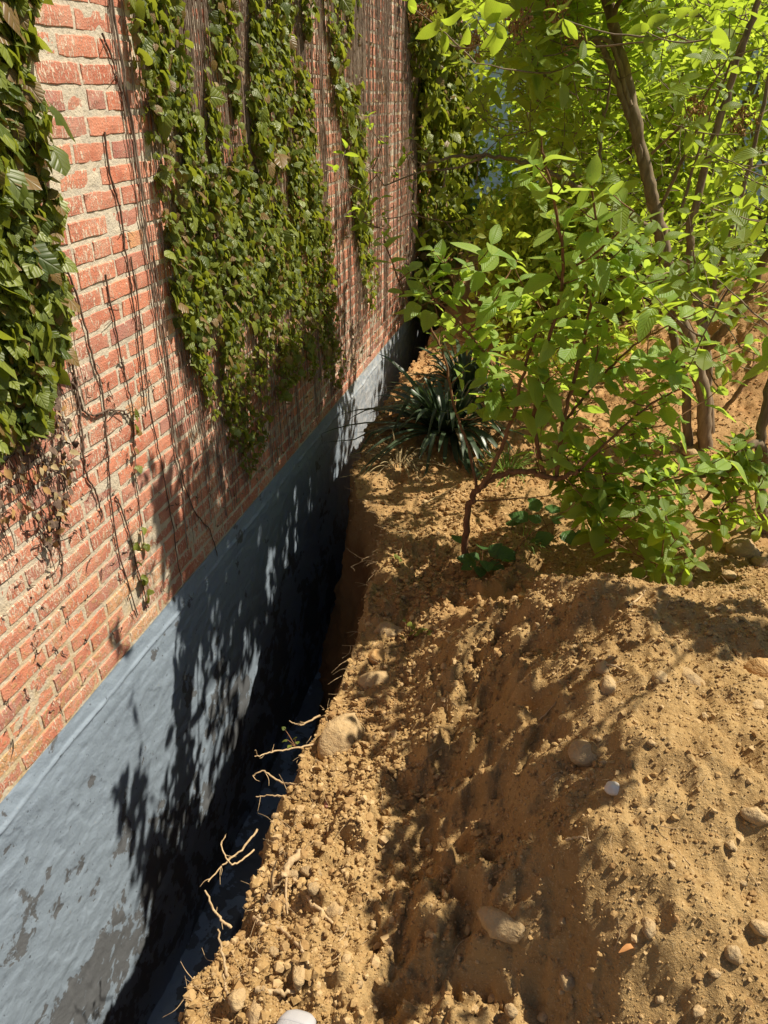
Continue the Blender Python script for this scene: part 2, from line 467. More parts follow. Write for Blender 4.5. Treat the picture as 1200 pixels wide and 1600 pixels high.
RIM = np.array([(-3, .95), (.3, .93), (.62, .85), (.8, .84), (1.0, .835), (1.25, .85), (1.6, .82), (1.9, .85), (2.3, .84), (2.7, .80), (3.0, .74), (3.2, .66), (3.35, .52), (3.55, .42), (4.2, .36), (5, .36), (6, .38), (7.0, .38), (7.5, .36), (7.9, .15), (8.2, .05), (60, .05)])
def rim_x(y):
    y = np.asarray(y, float)
    w = .018 * vnoise(np.stack([y * 6, y * 0, y * 0], -1), 3) + .012 * vnoise(np.stack([y * 19, y * 0, y * 0], -1), 4)
    return np.interp(y, RIM[:, 0], RIM[:, 1]) + w * (y < 7.6)
def trench_depth(y):
    return np.interp(y, [7.0, 7.7, 8.1], [1.0, .55, 0.0])
FLOOR = -1.93
def build_soil():
    ys = [-2.2]
    while ys[-1] < 9.6:
        y = ys[-1]
        ys.append(y + (.05 if y < .35 else .0042 * math.hypot(max(y, .6), 1.6) * (1.0 if y < 6.5 else 2.2)))
    ys = np.array(ys)
    n = len(ys)
    rx = rim_x(ys)
    rz = height(rx, ys)
    dep = trench_depth(ys)
    # bank profile: fraction of rim x, fraction of depth
    pf = np.array([(0.02, 1.0), (.28, 1.0), (.36, .95), (.50, .80), (.68, .55), (.84, .30), (.95, .11), (.985, .03), (1.0, 0.0)])
    nb = 64
    s = np.linspace(0, 1, nb)
    seg = np.concatenate([[0], np.cumsum(np.linalg.norm(np.diff(pf * np.array([.8, 1.9]), axis=0), axis=1))]); seg /= seg[-1]
    pfi = np.stack([np.interp(s, seg, pf[:, 0]), np.interp(s, seg, pf[:, 1])], -1)
    bx = rx[:, None] * pfi[None, :, 0]
    bz = rz[:, None] + (FLOOR - rz)[:, None] * dep[:, None] * pfi[None, :, 1]
    ng = 400
    sg = np.linspace(0, 1, ng + 1)[1:]
    wid = 1.55 + .52 * np.clip(ys, 0, 9)
    gx = rx[:, None] + wid[:, None] * sg[None, :]
    ex = np.linspace(0, 1, 13)[1:] ** 1.5
    gx = np.hstack([gx, gx[:, -1:] + (7.5 - gx[:, -1:]) * ex[None, :]])
    yy = np.broadcast_to(ys[:, None], gx.shape)
    gz = height(gx.ravel(), yy.ravel()).reshape(gx.shape)
    Vb = np.stack([bx, np.broadcast_to(ys[:, None], bx.shape), bz], -1)
    # lumps on the bank, pushed along the bank normal
    P = Vb.reshape(-1, 3)
    am = (np.sin(np.pi * np.clip(pfi[:, 1], 0, 1)) ** .5)[None, :] * (dep > .2)[:, None]
    dsp = (.055 * fbm(P * 3.0, 2, 81) + .035 * fbm(P * 9.5, 3, 85) + .012 * fbm(P * 38., 2, 88)).reshape(bx.shape) * am
    Vb[..., 0] += dsp * .95
    Vb[..., 2] += dsp * .25
    V = np.concatenate([Vb, np.stack([gx, yy, gz], -1)], 1)
    m = V.shape[1]
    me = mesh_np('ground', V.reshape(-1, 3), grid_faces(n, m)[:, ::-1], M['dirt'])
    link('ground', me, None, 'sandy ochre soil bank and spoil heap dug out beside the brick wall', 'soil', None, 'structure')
    return V
SOILV = build_soil()
def hit(u, v, extra=0.0):
    """where the view ray through a photo pixel meets the soil"""
    d = ray(u, v)
    t = np.linspace(.8, 12, 1500)
    P = CAMP[None] + d[None] * t[:, None]
    b = P[:, 2] - base_h(P[:, 0], P[:, 1])
    k = np.argmax(b < 0)
    t = np.linspace(t[max(k - 12, 0)], t[min(k + 12, len(t) - 1)], 160)
    P = CAMP[None] + d[None] * t[:, None]
    b = P[:, 2] - height(P[:, 0], P[:, 1])
    k = np.argmax(b < 0)
    return P[k]
def soil_normal(x, y):
    e = .03
    h = base_h([x, x + e, x], [y, y, y + e])
    return nrm(np.array([-(h[1] - h[0]) / e, -(h[2] - h[0]) / e, 1.0]))

lawn = MB()
lawn.add(np.array([[-60, 9.3, -.03], [60, 9.3, -.03], [60, 90, -.03], [-60, 90, -.03.real]], float), [[0, 1, 2, 3]])
lawn.add(np.array([[7.2, -30, -.03], [60, -30, -.03], [60, 9.3, -.03], [7.2, 9.3, -.03]], float), [[0, 1, 2, 3]])
lawn.build('lawn', M['lawn'], None, label='green lawn behind the shrubs', cat='lawn', kind='structure')

# ------------------------------------------------------------------ ivy regions (drawn on the wall plane)
IVY_PX = {
    'left': [[(-330, -60), (38, -60), (42, 0), (48, 60), (32, 110), (54, 170), (36, 250), (66, 330), (78, 450), (94, 540), (54, 600), (58, 650), (26, 680), (-10, 705), (-60, 740), (-200, 800), (-330, 860)]],
    'middle': [[(180, -60), (262, -60), (275, 100), (303, 200), (332, 330), (347, 430), (402, 560), (412, 690), (385, 745), (345, 690), (320, 640), (290, 560), (262, 470), (248, 350), (232, 250), (203, 110)],
               [(322, -60), (350, -60), (366, 200), (402, 400), (442, 600), (420, 640), (347, 430), (332, 330), (312, 150)],
               [(383, -60), (470, -60), (480, 150), (492, 300), (527, 560), (520, 602), (470, 590), (442, 600), (402, 400), (380, 150)]],
    'strip': [[(498, -60), (560, -60), (561, 150), (584, 430), (577, 495), (556, 400), (541, 250), (518, 150)]],
    'corner': [[(626, -60), (700, -60), (704, 100), (735, 200), (742, 380), (704, 425), (684, 470), (645, 505), (632, 480), (646, 400), (652, 300), (640, 100)]],
}
def ivy_wall_polys(k):
    return [np.array([onwall(u, v)[1:] for u, v in poly]) for poly in IVY_PX[k]]
IVY = {k: ivy_wall_polys(k) for k in IVY_PX}

# ------------------------------------------------------------------ brick wall
CH, BL, JT = .0703, .2135, .0135
Y0, Y1, ZTOP = .25, 9.8, 3.52
def brick_mesh(length, rv, seed):
    r = np.random.default_rng(seed)
    hl, hh = (length - JT) / 2, (CH - .0168) / 2
    ny, nz = (6 if length > .15 else 4), 3
    ch = .0020
    yy = np.linspace(-hl + ch, hl - ch, ny); zz = np.linspace(-hh + ch, hh - ch, nz)
    V, F = [], []
    fr = {}
    for i in range(ny):
        for j in range(nz):
            edge = i in (0, ny - 1) or j in (0, nz - 1)
            fr[i, j] = len(V)
            V.append((r.normal(0, .0006) + (.0008 if not edge else -.0004), yy[i] + r.normal(0, .0012), zz[j] + r.normal(0, .0012)))
    for i in range(ny - 1):
        for j in range(nz - 1):
            F.append((fr[i, j], fr[i + 1, j], fr[i + 1, j + 1], fr[i, j + 1]))
    loop = [(i, 0) for i in range(ny)] + [(ny - 1, j) for j in range(1, nz)] + [(i, nz - 1) for i in range(ny - 2, -1, -1)] + [(0, j) for j in range(nz - 2, 0, -1)]
    prev = [fr[q] for q in loop]
    for depth, grow in ((-.0028, ch), (-.024, ch)):
        cur = []
        for (i, j) in loop:
            a = V[fr[i, j]]
            gy = grow * ((i == ny - 1) - (i == 0)) + r.normal(0, .0007); gz = grow * ((j == nz - 1) - (j == 0)) + r.normal(0, .0007)
            cur.append(len(V)); V.append((depth, a[1] + gy, a[2] + gz))
        m = len(loop)
        for k in range(m):
            F.append((prev[k], cur[k], cur[(k + 1) % m], prev[(k + 1) % m]))
        prev = cur
    return np.array(V), np.array(F), rv
def build_wall():
    root = empty('brick_wall', (0, 3, 0), 'old red brick wall with lime mortar and ivy marks on left', 'brick wall')
    off = np.array([0, 3.0, 0])
    NS, NH = 26, 14
    S = [brick_mesh(BL, (i + .5) / NS, 100 + i) for i in range(NS)]
    Hd = [brick_mesh(BL / 2, (i + .5) / NH, 300 + i) for i in range(NH)]
    SM = [mesh_np('brick', *q[:2], M['brick'], np.full(len(q[0]), q[2]), None, False) for q in S]
    HM = [mesh_np('brick', *q[:2], M['brick'], np.full(len(q[0]), q[2]), None, False) for q in Hd]
    items = []
    for c in range(int(ZTOP / CH)):
        z = (c + .5) * CH
        head = c % 6 == 2
        L = BL / 2 if head else BL
        y = Y0 + (0 if head else ((c % 2) * .5 * BL)) + random.uniform(-.01, .01)
        while y < Y1:
            items.append((head, random.randrange(NH if head else NS), y + L / 2, z))
            y += L + random.gauss(0, .0015)
    P = np.array([(0, i[2], i[3]) for i in items])
    u, v, zc = project(P)
    area = np.array([.5 if i[0] else 1.0 for i in items]) * FPX ** 2 / zc ** 2 * np.clip((CAMP - P)[:, 0] / np.linalg.norm(CAMP - P, axis=1), .05, 1)
    vis = (u > -12) & (u < 1200) & (v > -12) & (v < 1600)
    cov = np.zeros(len(P), bool)
    for polys in IVY.values():
        for pl in polys:
            cov |= in_poly(P[:, 1], P[:, 2], pl)
    order = np.argsort(-(area * vis * np.where(cov, .25, 1)))
    near = set(order[:298].tolist())
    rest = MB()
    for k, (head, var, y, z) in enumerate(items):
        rz = random.gauss(0, .004)
        loc = (random.gauss(0, .0012), y, z + random.gauss(0, .0008))
        if k in near:
            o = link('brick', (HM if head else SM)[var], root)
            o.location = np.array(loc) - off
            o.rotation_euler = (random.gauss(0, .006), 0, rz)
        else:
            V, F, rv = (Hd if head else S)[var]
            rest.add(V + np.array(loc), F, rv)
    rest.build('brickwork', M['brick'], root, off, False, kind='stuff')
    # mortar bed: gently uneven face 4 mm behind the bricks
    ys = np.linspace(Y0, Y1, 760); zs = np.linspace(0, ZTOP, 300)
    yy, zz = np.meshgrid(ys, zs, indexing='ij')
    Q = np.stack([yy.ravel(), zz.ravel(), 0 * yy.ravel()], -1)
    x = -.0026 + .0015 * fbm(Q * 34, 2, 61) + .0008 * vnoise(Q * 7, 65)
    Vm = np.stack([x, Q[:, 0], Q[:, 1]], -1) - off
    link('mortar_joints', mesh_np('mortar_joints', Vm, grid_faces(760, 300), M['mortar']), root)
    b = MB(); b.box((-.32, Y0, .0), (-.03, Y1, ZTOP + .25))
    b.build('backing', M['mortar'], root, off, False)
build_wall()

def build_foundation():
    root = empty('foundation_wall', (0, 3, -1.9), 'black tar coated foundation wall below the bricks along the trench', 'foundation wall')
    off = np.array([0, 3.0, -1.9])
    ys = [Y0]
    while ys[-1] < Y1:
        ys.append(ys[-1] + .006 * max(1.0, ys[-1] / 1.6))
    ys = np.array(ys); zs = np.concatenate([np.linspace(.002, -1.0, 150), np.linspace(-1.0, -1.9, 70)[1:]])
    yy, zz = np.meshgrid(ys, zs, indexing='ij')
    y, z = yy.ravel(), zz.ravel()
    P = np.stack([y, z, 0 * y], -1)
    w = .008 * vnoise(np.stack([y * 2.1, 0 * y, 0 * y], -1), 7)
    x = .001 + .012 * np.clip(-z / .12, 0, 1) + .005 * vnoise(P * 4.0, 12) * np.clip(-z / .1, 0, 1) + .0018 * fbm(P * np.array([16., 22., 1]), 3, 14)
    x += .0065 * np.exp(-((z + .075 + w) / .0065) ** 2) * np.clip(.75 + .7 * vnoise(P * np.array([9., 0, 0]), 16), 0, 1.2)     # trowelled ridge
    x += -.0012 * np.exp(-((z + .155 + w) / .008) ** 2) * (vnoise(P * np.array([6., 0, 0]), 17) > -.3)
    fl = fbm(P * 6.5, 3, 19)
    x -= .0025 * np.clip((fl - .32) * 18, 0, 1)
    x += .0010 * fbm(P * np.array([24., 24., 1]), 3, 141, .65) * np.clip(-z / .02, 0, 1)
    x = np.where(z > -.001, .0005, x)
    V = np.stack([x, y, z], -1) - off
    link('parging', mesh_np('parging', V, grid_faces(len(ys), len(zs))[:, ::-1], M['tar']), root)
    # footing ledge at the bottom of the trench
    xs = np.linspace(.0, .24, 20); ysf = np.linspace(Y0, 7.8, 420)
    yy, xx = np.meshgrid(ysf, xs, indexing='ij')
    P = np.stack([xx.ravel(), yy.ravel(), 0 * xx.ravel()], -1)
    zf = -1.845 + .012 * fbm(P * 7, 3, 23) + .006 * fbm(P * 40, 2, 24) - .25 * np.clip((P[:, 0] - .215) / .025, 0, 1) ** 2
    V = np.stack([P[:, 0], P[:, 1], zf], -1) - off
    link('footing', mesh_np('footing', V, grid_faces(420, 20)[:, ::-1], M['tar']), root)
    b = MB(); b.box((-.31, Y0, -2.0), (-.004, Y1, -.002))
    b.build('core', M['mortar'], root, off, False)
build_foundation()

# ------------------------------------------------------------------ leaves
def leaf_template(wid=.5, rows=5, fold=.25, curl=.25, tipw=.04, seed=0, peak=.45):
    r = np.random.default_rng(seed)
    V, UV = [], []
    for i in range(rows + 1):
        t = i / rows
        w = wid * .5 * max(tipw, (math.sin(math.pi * t ** (math.log(.5) / math.log(peak)))) ** .75) if 0 < i < rows else wid * .5 * tipw
        zc = -curl * t * t + .1 * curl * math.sin(t * 6)
        for s in (-1, 0, 1):
            V.append((s * w * (1 + r.normal(0, .04)), t * (1 - .15 * abs(curl) * t), zc + (fold * w if s else 0) + r.normal(0, .006)))
            UV.append((.5 + s * .5 * w / (wid * .5), t))
    F = []
    for i in range(rows):
        for j in (0, 1):
            a = i * 3 + j
            F.append((a, a + 1, a + 4, a + 3))
    return np.array(V), np.array(F), np.array(UV)
def ivy_template(seed=0):
    r = np.random.default_rng(seed)
    k = 0
    pol = [(-90, .30), (-62, .46), (-28, .50), (-8, .62), (18, .42), (48, .52), (90, .80), (132, .52), (162, .42), (188, .62), (208, .50), (242, .46)]
    sm = r.random() < .5
    V = [(0, .0, .05)]; UV = [(.5, .35)]
    for a, q in pol:
        if sm:
            q = q * .55 + .25
        q *= 1 + r.normal(0, .05)
        x, y = q * math.cos(math.radians(a)), q * math.sin(math.radians(a))
        V.append((x, y, -.28 * (x * x + y * y) + r.normal(0, .03))); UV.append((.5 + x, .35 + .7 * y))
    n = len(pol)
    F = [(0, 1 + i, 1 + (i + 1) % n, 1 + (i + 1) % n) for i in range(n)]
    F = []
    for i in range(0, n, 2):      # quads: centre + three outline points
        F.append((0, 1 + i, 1 + (i + 1) % n, 1 + (i + 2) % n))
    V = np.array(V); V[:, 1] += .3
    return V * .75, np.array(F), np.array(UV)
def variants(kind, mat, n=10):
    out = []
    for i in range(n):
        if kind == 'ivy':
            T = ivy_template(i)
        elif kind == 'shrub':
            T = leaf_template(.52 + .05 * math.sin(i * 2.1), 6, .30 + .15 * math.sin(i), .22 + .22 * math.sin(i * 1.7), .05, i, .46)
        elif kind == 'broad':
            T = leaf_template(.85, 5, .12, .25 + .1 * math.sin(i), .12, i, .36)
        elif kind == 'small':
            T = leaf_template(.55, 3, .25, .25, .06, i, .45)
        rv = (i + .5) / n
        me = mesh_np('leaf', T[0], T[1], mat, np.full(len(T[0]), rv), T[2])
        out.append((T[0], T[1], T[2], rv, me))
    return out
def frame(along, normal):
    y = nrm(along)
    z = normal - np.sum(normal * y, -1, keepdims=True) * y
    z = nrm(z)
    x = np.cross(y, z)
    return np.stack([x, y, z], -1)       # columns
def emit(root, off, T, A, N, S, vars_, n_ind, name='leaf', stuffname='foliage'):
    """leaves: position, along, normal, size.  The largest in view become objects, the rest one mesh."""
    T, A, N, S = map(lambda q: np.asarray(q, float), (T, A, N, S))
    R = frame(A, N) * S[:, None, None]
    u, v, zc = project(T)
    sc = np.where((u > -15) & (u < 1215) & (v > -15) & (v < 1615) & (zc > .1), S * FPX / np.maximum(zc, .1), 0)
    order = np.argsort(-sc)
    ind = set(order[:n_ind].tolist())
    var = RNG.integers(0, len(vars_), len(T))
    V, F, UVs, RR, n = [], [], [], [], 0
    for k in range(len(T)):
        tv, tf, tu, rv, me = vars_[var[k]]
        if k in ind and sc[k] > 0:
            o = link(name, me, root)
            m = Matrix(R[k].tolist()).to_4x4()
            m.translation = Vector(T[k] - off)
            o.matrix_local = m
        else:
            V.append(tv @ R[k].T + T[k] - off); F.append(tf + n); UVs.append(tu); RR.append(np.full(len(tv), rv)); n += len(tv)
    if V:
        link(stuffname, mesh_np(stuffname, np.vstack(V), np.vstack(F), vars_[0][4].materials[0], np.concatenate(RR), np.vstack(UVs)), root, kind='stuff')

VAR = dict(ivy=variants('ivy', M['ivy'], 14), shrub=variants('shrub', M['shrub'], 12), shoot=variants('shrub', M['shoot'], 12),
           far=variants('small', M['far'], 8), weed=variants('broad', M['weed'], 8))

# ------------------------------------------------------------------ ivy on the wall
def poly_points(polys, n):
    ar = []
    for p in polys:
        q = np.roll(p, -1, 0)
        ar.append(abs(np.sum(p[:, 0] * q[:, 1] - q[:, 0] * p[:, 1])) / 2)
    out = []
    for p, a in zip(polys, ar):
        k = int(n * a / sum(ar))
        lo, hi = p.min(0), p.max(0)
        c = 0
        while c < k:
            s = RNG.uniform(lo, hi, (k * 3, 2))
            s = s[in_poly(s[:, 0], s[:, 1], p)]
            out.append(s[:k - c]); c += len(out[-1])
    return np.vstack(out)
def ivy_plant(key, n, size, thick, label, n_ind, stems, thin_below=None, stem_ext=.5, gap=-.62):
    polys = IVY[key]
    allp = np.vstack(polys)
    by = allp[:, 0].mean()
    off = np.array([0.0, by, 0.0])
    root = empty('ivy', off, label, 'ivy')
    pts = poly_points(polys, n)
    # clumpy cover: denser in streaks that hang down the wall
    P3 = np.stack([pts[:, 0] * 8, pts[:, 1] * 3.4, 0 * pts[:, 0]], -1)
    dens = vnoise(P3, 207 + len(key)) + .45 * vnoise(P3 * 2.7, 210)
    keep = dens > gap + .5 * RNG.random(len(pts))
    if thin_below is not None:
        lo, hi, p = thin_below
        keep &= RNG.random(len(pts)) < np.clip((pts[:, 1] - lo) / (hi - lo), 0, 1) * (1 - p) + p
    keep &= pts[:, 0] < Y1 - .05
    pts, dens = pts[keep], dens[keep]
    m = len(pts)
    lump = np.clip(.5 + .5 * vnoise(np.stack([pts[:, 0] * 7, pts[:, 1] * 3.5, 0 * pts[:, 0]], -1), 230), .1, 1)
    x = .012 + thick * lump * RNG.random(m) ** .8
    T = np.stack([x, pts[:, 0], pts[:, 1]], -1)
    N = nrm(np.array([.75, .12, .55]) + RNG.normal(0, .5, (m, 3)))
    A = nrm(np.array([.25, 0, -1.0]) + RNG.normal(0, .45, (m, 3)))
    S = size * RNG.lognormal(0, .36, m)
    S *= np.where(thin_below is not None, np.clip(.6 + .5 * (pts[:, 1] - .3), .6, 1.0), 1.0)
    emit(root, off, T, A, N, S, VAR['ivy'], n_ind)
    # stems hanging down through the patch
    sb = MB()
    for p in polys:
        for k in range(stems // len(polys)):
            a = p[RNG.integers(len(p))] * .1 + pts[RNG.integers(m)] * .9
            ext = RNG.random() * stem_ext
            z1 = max(.04, min(q[1] for q in p) - ext) if RNG.random() < .5 else a[1] - RNG.random() * .7
            zz = np.arange(min(ZTOP - .05, a[1] + 1.2 + RNG.random()), max(z1, .03), -.06)
            if len(zz) < 3:
                continue
            yy = a[0] + .020 * np.cumsum(RNG.normal(0, .32, len(zz))) * .5
            sb.tube(np.stack([.006 + .004 * RNG.random(len(zz)), yy, zz], -1), [.0030 * (1 + RNG.random()), .0012], 4, cap=False)
    if sb.V:
        sb.build('vine_stem', M['deadvine'], root, off, kind='stuff')
    return root
ivy_plant('left', 5200, .046, .10, 'dense green ivy hanging at the left edge of the brick wall', 260, 50, None, .2, -1.0)
ivy_plant('middle', 13500, .036, .07, 'wide green ivy curtain hanging down the middle of the brick wall', 300, 120, (.2, 1.2, .6), .35, -.66)
ivy_plant('strip', 1700, .042, .055, 'narrow strip of ivy between two bare brick stretches', 200, 60, (.3, .9, .5), .2)
ivy_plant('corner', 15000, .075, .40, 'thick dark ivy mass at the far end of the brick wall', 200, 60)

def dry_tangle():
    o = onwall(40, 720)
    root = empty('dry_ivy', o, 'brown dead ivy tangle hanging below the left ivy', 'dead ivy')
    pl = np.array([onwall(u, v)[1:] for u, v in [(-60, 640), (40, 640), (85, 610), (110, 700), (95, 790), (70, 850), (20, 800), (-60, 830)]])
    pts = poly_points([pl], 230)
    m = len(pts)
    tv = variants('small', M['straw'], 4) + variants('small', M['bloom'], 3) + variants('ivy', M['vine'], 3)
    T = np.stack([.008 + .03 * RNG.random(m), pts[:, 0], pts[:, 1]], -1)
    for q, a in enumerate((tv[:4], tv[4:7], tv[7:])):
        k = np.arange(m) % 3 == q
        emit(root, o, T[k], (RNG.normal(0, .6, (m, 3)) + [.1, 0, -1.0])[k], (RNG.normal(0, .6, (m, 3)) + [1, 0, .3])[k], (.016 + .022 * RNG.random(m))[k], a, 0, stuffname='dry_leaves')
    b = MB()
    for k in range(70):
        p = pts[RNG.integers(m)]; n = 7
        yy = p[0] + np.cumsum(RNG.normal(0, .006, n)); zz = p[1] + .06 - np.linspace(0, RNG.uniform(.06, .2), n)
        b.tube(np.stack([.006 + .012 * RNG.random(n), yy, zz], -1), [.0022, .0012], 4, cap=False)
    b.build('dead_stem', M['vine'], root, o, kind='stuff')
dry_tangle()

def bare_vines():
    root = empty('climbing_vine', (0, 4, 0), 'bare dead vine stems clinging all over the far bricks', 'vine')
    off = np.array([0, 4.0, 0])
    sb = MB()
    def stem(y, ztop, zbot, r):
        zz = np.arange(ztop, zbot, -.05)
        if len(zz) < 3:
            return
        yy = y + .011 * np.cumsum(RNG.normal(0, .5, len(zz)))
        x = .005 + .006 * RNG.random(len(zz)) * (RNG.random() < .5)
        sb.tube(np.stack([x + 0 * zz, yy, zz], -1), [r, r * .6], 4, cap=False)
    for k in range(330):
        y = 2.75 + 4.5 * RNG.random() ** .85
        stem(y, 2.9 + .3 * RNG.random(), .04 + .45 * RNG.random() ** 2 * (1 if RNG.random() < .6 else 3), .0018 + .0034 * RNG.random() ** 2)
    for k in range(50):
        y = 2.45 + .8 * RNG.random()
        stem(y, 2.9, .1 + .6 * RNG.random(), .002 + .003 * RNG.random() ** 2)
    sb.build('stem', M['deadvine'], root, off, kind='stuff')
    # dry leaf scraps caught on the stems
    m = 900
    y = 2.7 + 4.6 * RNG.random(m); z = .1 + 2.5 * RNG.random(m) ** 1.4
    T = np.stack([.012 + .02 * RNG.random(m), y, z], -1)
    tv = variants('small', M['straw'], 4)
    emit(root, off, T, RNG.normal(0, 1, (m, 3)) + [0, 0, -1.0], RNG.normal(0, .6, (m, 3)) + [1, 0, .2], .014 + .02 * RNG.random(m), tv, 0, stuffname='dry_scraps')
bare_vines()

def sparse_vines():
    specs = [  # traced single stems on the bare bricks nearby
        ('long thin dark vine stem down the bare bricks near the left ivy', [(160, 52), (178, 100), (190, 150), (196, 188)], .0035),
        ('dark vine stem on upper bricks below a short gap', [(163, 205), (172, 270), (188, 330), (197, 400), (208, 470), (216, 540), (222, 600), (228, 650)], .0034),
        ('vine stem beside the left ivy curving down the bricks', [(98, 400), (125, 480), (145, 560), (160, 610), (168, 700), (172, 760), (185, 860), (215, 960)], .0035),
        ('thin vine stem in the middle of the bare bricks', [(165, 430), (180, 510), (196, 590), (207, 640), (210, 720), (213, 760), (225, 850)], .0028),
        ('vine stem along the left rim of the ivy curtain', [(205, 400), (222, 520), (235, 640), (252, 720), (266, 800), (282, 900)], .0028),
        ('wiry vine stem under the ivy curtain reaching the foundation', [(240, 400), (262, 570), (275, 700), (300, 790), (328, 830), (340, 870)], .0030),
        ('forked vine stem below the left ivy', [(75, 590), (115, 600), (130, 640), (152, 648), (170, 640), (196, 645), (206, 662)], .0045),
        ('dark wiry vine stem dropping from left ivy to lower bricks', [(110, 560), (120, 600), (128, 680), (135, 740), (150, 770), (160, 810)], .0040),
        ('short vine stem with tiny leaves on the lower bricks', [(180, 775), (192, 800), (205, 845), (216, 890), (232, 950)], .0030),
        ('crooked vine stem near the lower left bricks', [(95, 800), (92, 840), (98, 880), (95, 905)], .0035),
    ]
    for label, px, r in specs:
        P = smooth([onwall(u, v, .006) for u, v in px], 7)
        P[:, 1] += RNG.normal(0, .0025, len(P)); P[:, 2] += RNG.normal(0, .002, len(P))
        b = MB(); o = P[-1].copy()
        b.tube(P, [r, r * .7], 6, wob=.1)
        root = empty('vine_stem', o, label, 'vine')
        b.build('stem', M['vine'], root, o)
        sd = MB()
        for k in range(max(4, len(P) // 4)):
            a = P[RNG.integers(len(P))]
            d = np.array([.004, RNG.normal(0, .03), -abs(RNG.normal(0, .03))])
            q = smooth([a, a + d * .5 + [.004, 0, 0.004], a + d], 3)
            sd.tube(q, [r * .5, r * .25], 4)
        sd.build('rootlet', M['vine'], root, o, kind='stuff')
        if 'tiny leaves' in label or 'middle of' in label:
            k = 9
            T = P[RNG.integers(len(P) // 2, len(P), k)] + [.012, 0, 0]
            emit(root, o, T, RNG.normal(0, .5, (k, 3)) + [.2, 0, -.8], RNG.normal(0, .3, (k, 3)) + [1, 0, .4], .03 + .015 * RNG.random(k), VAR['ivy'], 9)
    # black wiry rootlet scraps still gripping the lower bricks
    o = onwall(90, 950)
    root = empty('dead_rootlets', o, 'scattered black ivy rootlets gripping the lower left bricks', 'rootlets')
    b = MB()
    for k in range(330):
        u, v = RNG.uniform(-20, 330), RNG.uniform(560, 1180)
        if v > 1215 - 1.15 * u or RNG.random() < .4 * (u > 150):
            continue
        a = onwall(u, v, .004)
        L = .015 + .05 * RNG.random() ** 2
        ang = RNG.normal(-1.4, .8)
        pts = [a]
        for s in range(4):
            ang += RNG.normal(0, .6)
            pts.append(pts[-1] + np.array([RNG.normal(0, .002), math.cos(ang) * L / 4, math.sin(ang) * L / 4]))
        P = smooth(pts, 2); P[:, 0] = np.clip(P[:, 0], .003, .012)
        b.tube(P, [.0018 + .001 * RNG.random(), .0008], 4, cap=False)
    b.build('rootlet', M['vine'], root, o, kind='stuff')
sparse_vines()

# ------------------------------------------------------------------ shrubs
def cluster(pos, axis, pairs, size, young=True):
    """opposite leaf pairs towards the end of a shoot"""
    T, A, N, S = [], [], [], []
    axis = nrm(axis)
    ref = np.array([.3, .5, .2]) if abs(axis[2]) > .8 else np.array([0, 0, 1.0])
    e1 = nrm(np.cross(axis, ref)); e2 = np.cross(axis, e1)
    ph = RNG.uniform(0, math.pi)
    for k in range(pairs):
        b = pos - axis * size * .55 * (pairs - 1 - k) * (.7 + .4 * RNG.random())
        top = k == pairs - 1
        for s in (0, math.pi):
            if RNG.random() < .06:
                continue
            q = ph + k * math.pi / 2 + s + RNG.normal(0, .25)
            rad = math.cos(q) * e1 + math.sin(q) * e2
            spread = RNG.normal(.95 if top else 1.25, .2)
            d = axis * math.cos(spread) + rad * math.sin(spread) + np.array([0, 0, -.10])
            T.append(b); A.append(d)
            N.append(nrm(axis - rad * .2 + SUNN * .5 + RNG.normal(0, .18, 3)))
            S.append(size * (RNG.uniform(.35, .85) if top else RNG.uniform(.7, 1.2)))
    return T, A, N, S
def stem_samples(stems):
    return np.vstack([s for s in stems])
def bez(a, b, bow, n=8):
    m = (a + b) / 2 + bow
    t = np.linspace(0, 1, n)[:, None]
    return (1 - t) ** 2 * a + 2 * t * (1 - t) * m + t * t * b
GAPS = [(1138, 40, 1215, 330), (700, 5, 752, 95), (768, 95, 795, 150), (955, 215, 1035, 275), (1055, 60, 1110, 130)]
def in_gap(p):
    u, v, _ = project(p)
    return any(a < u[0] < c and b < v[0] < d for a, b, c, d in GAPS)
TRUNK_PX = smooth([(1105, 690), (1098, 610), (1078, 540), (1048, 440), (1030, 350), (1012, 280), (988, 165), (958, 40), (945, -20)], 8)
def hides_trunk(p, ytr):
    u, v, _ = project(p)
    if p[1] > ytr + .15 or not (v[0] < 345 or 580 < v[0] < 700):
        return False
    return np.min(np.hypot(TRUNK_PX[:, 0] - u[0], TRUNK_PX[:, 1] - v[0])) < 36
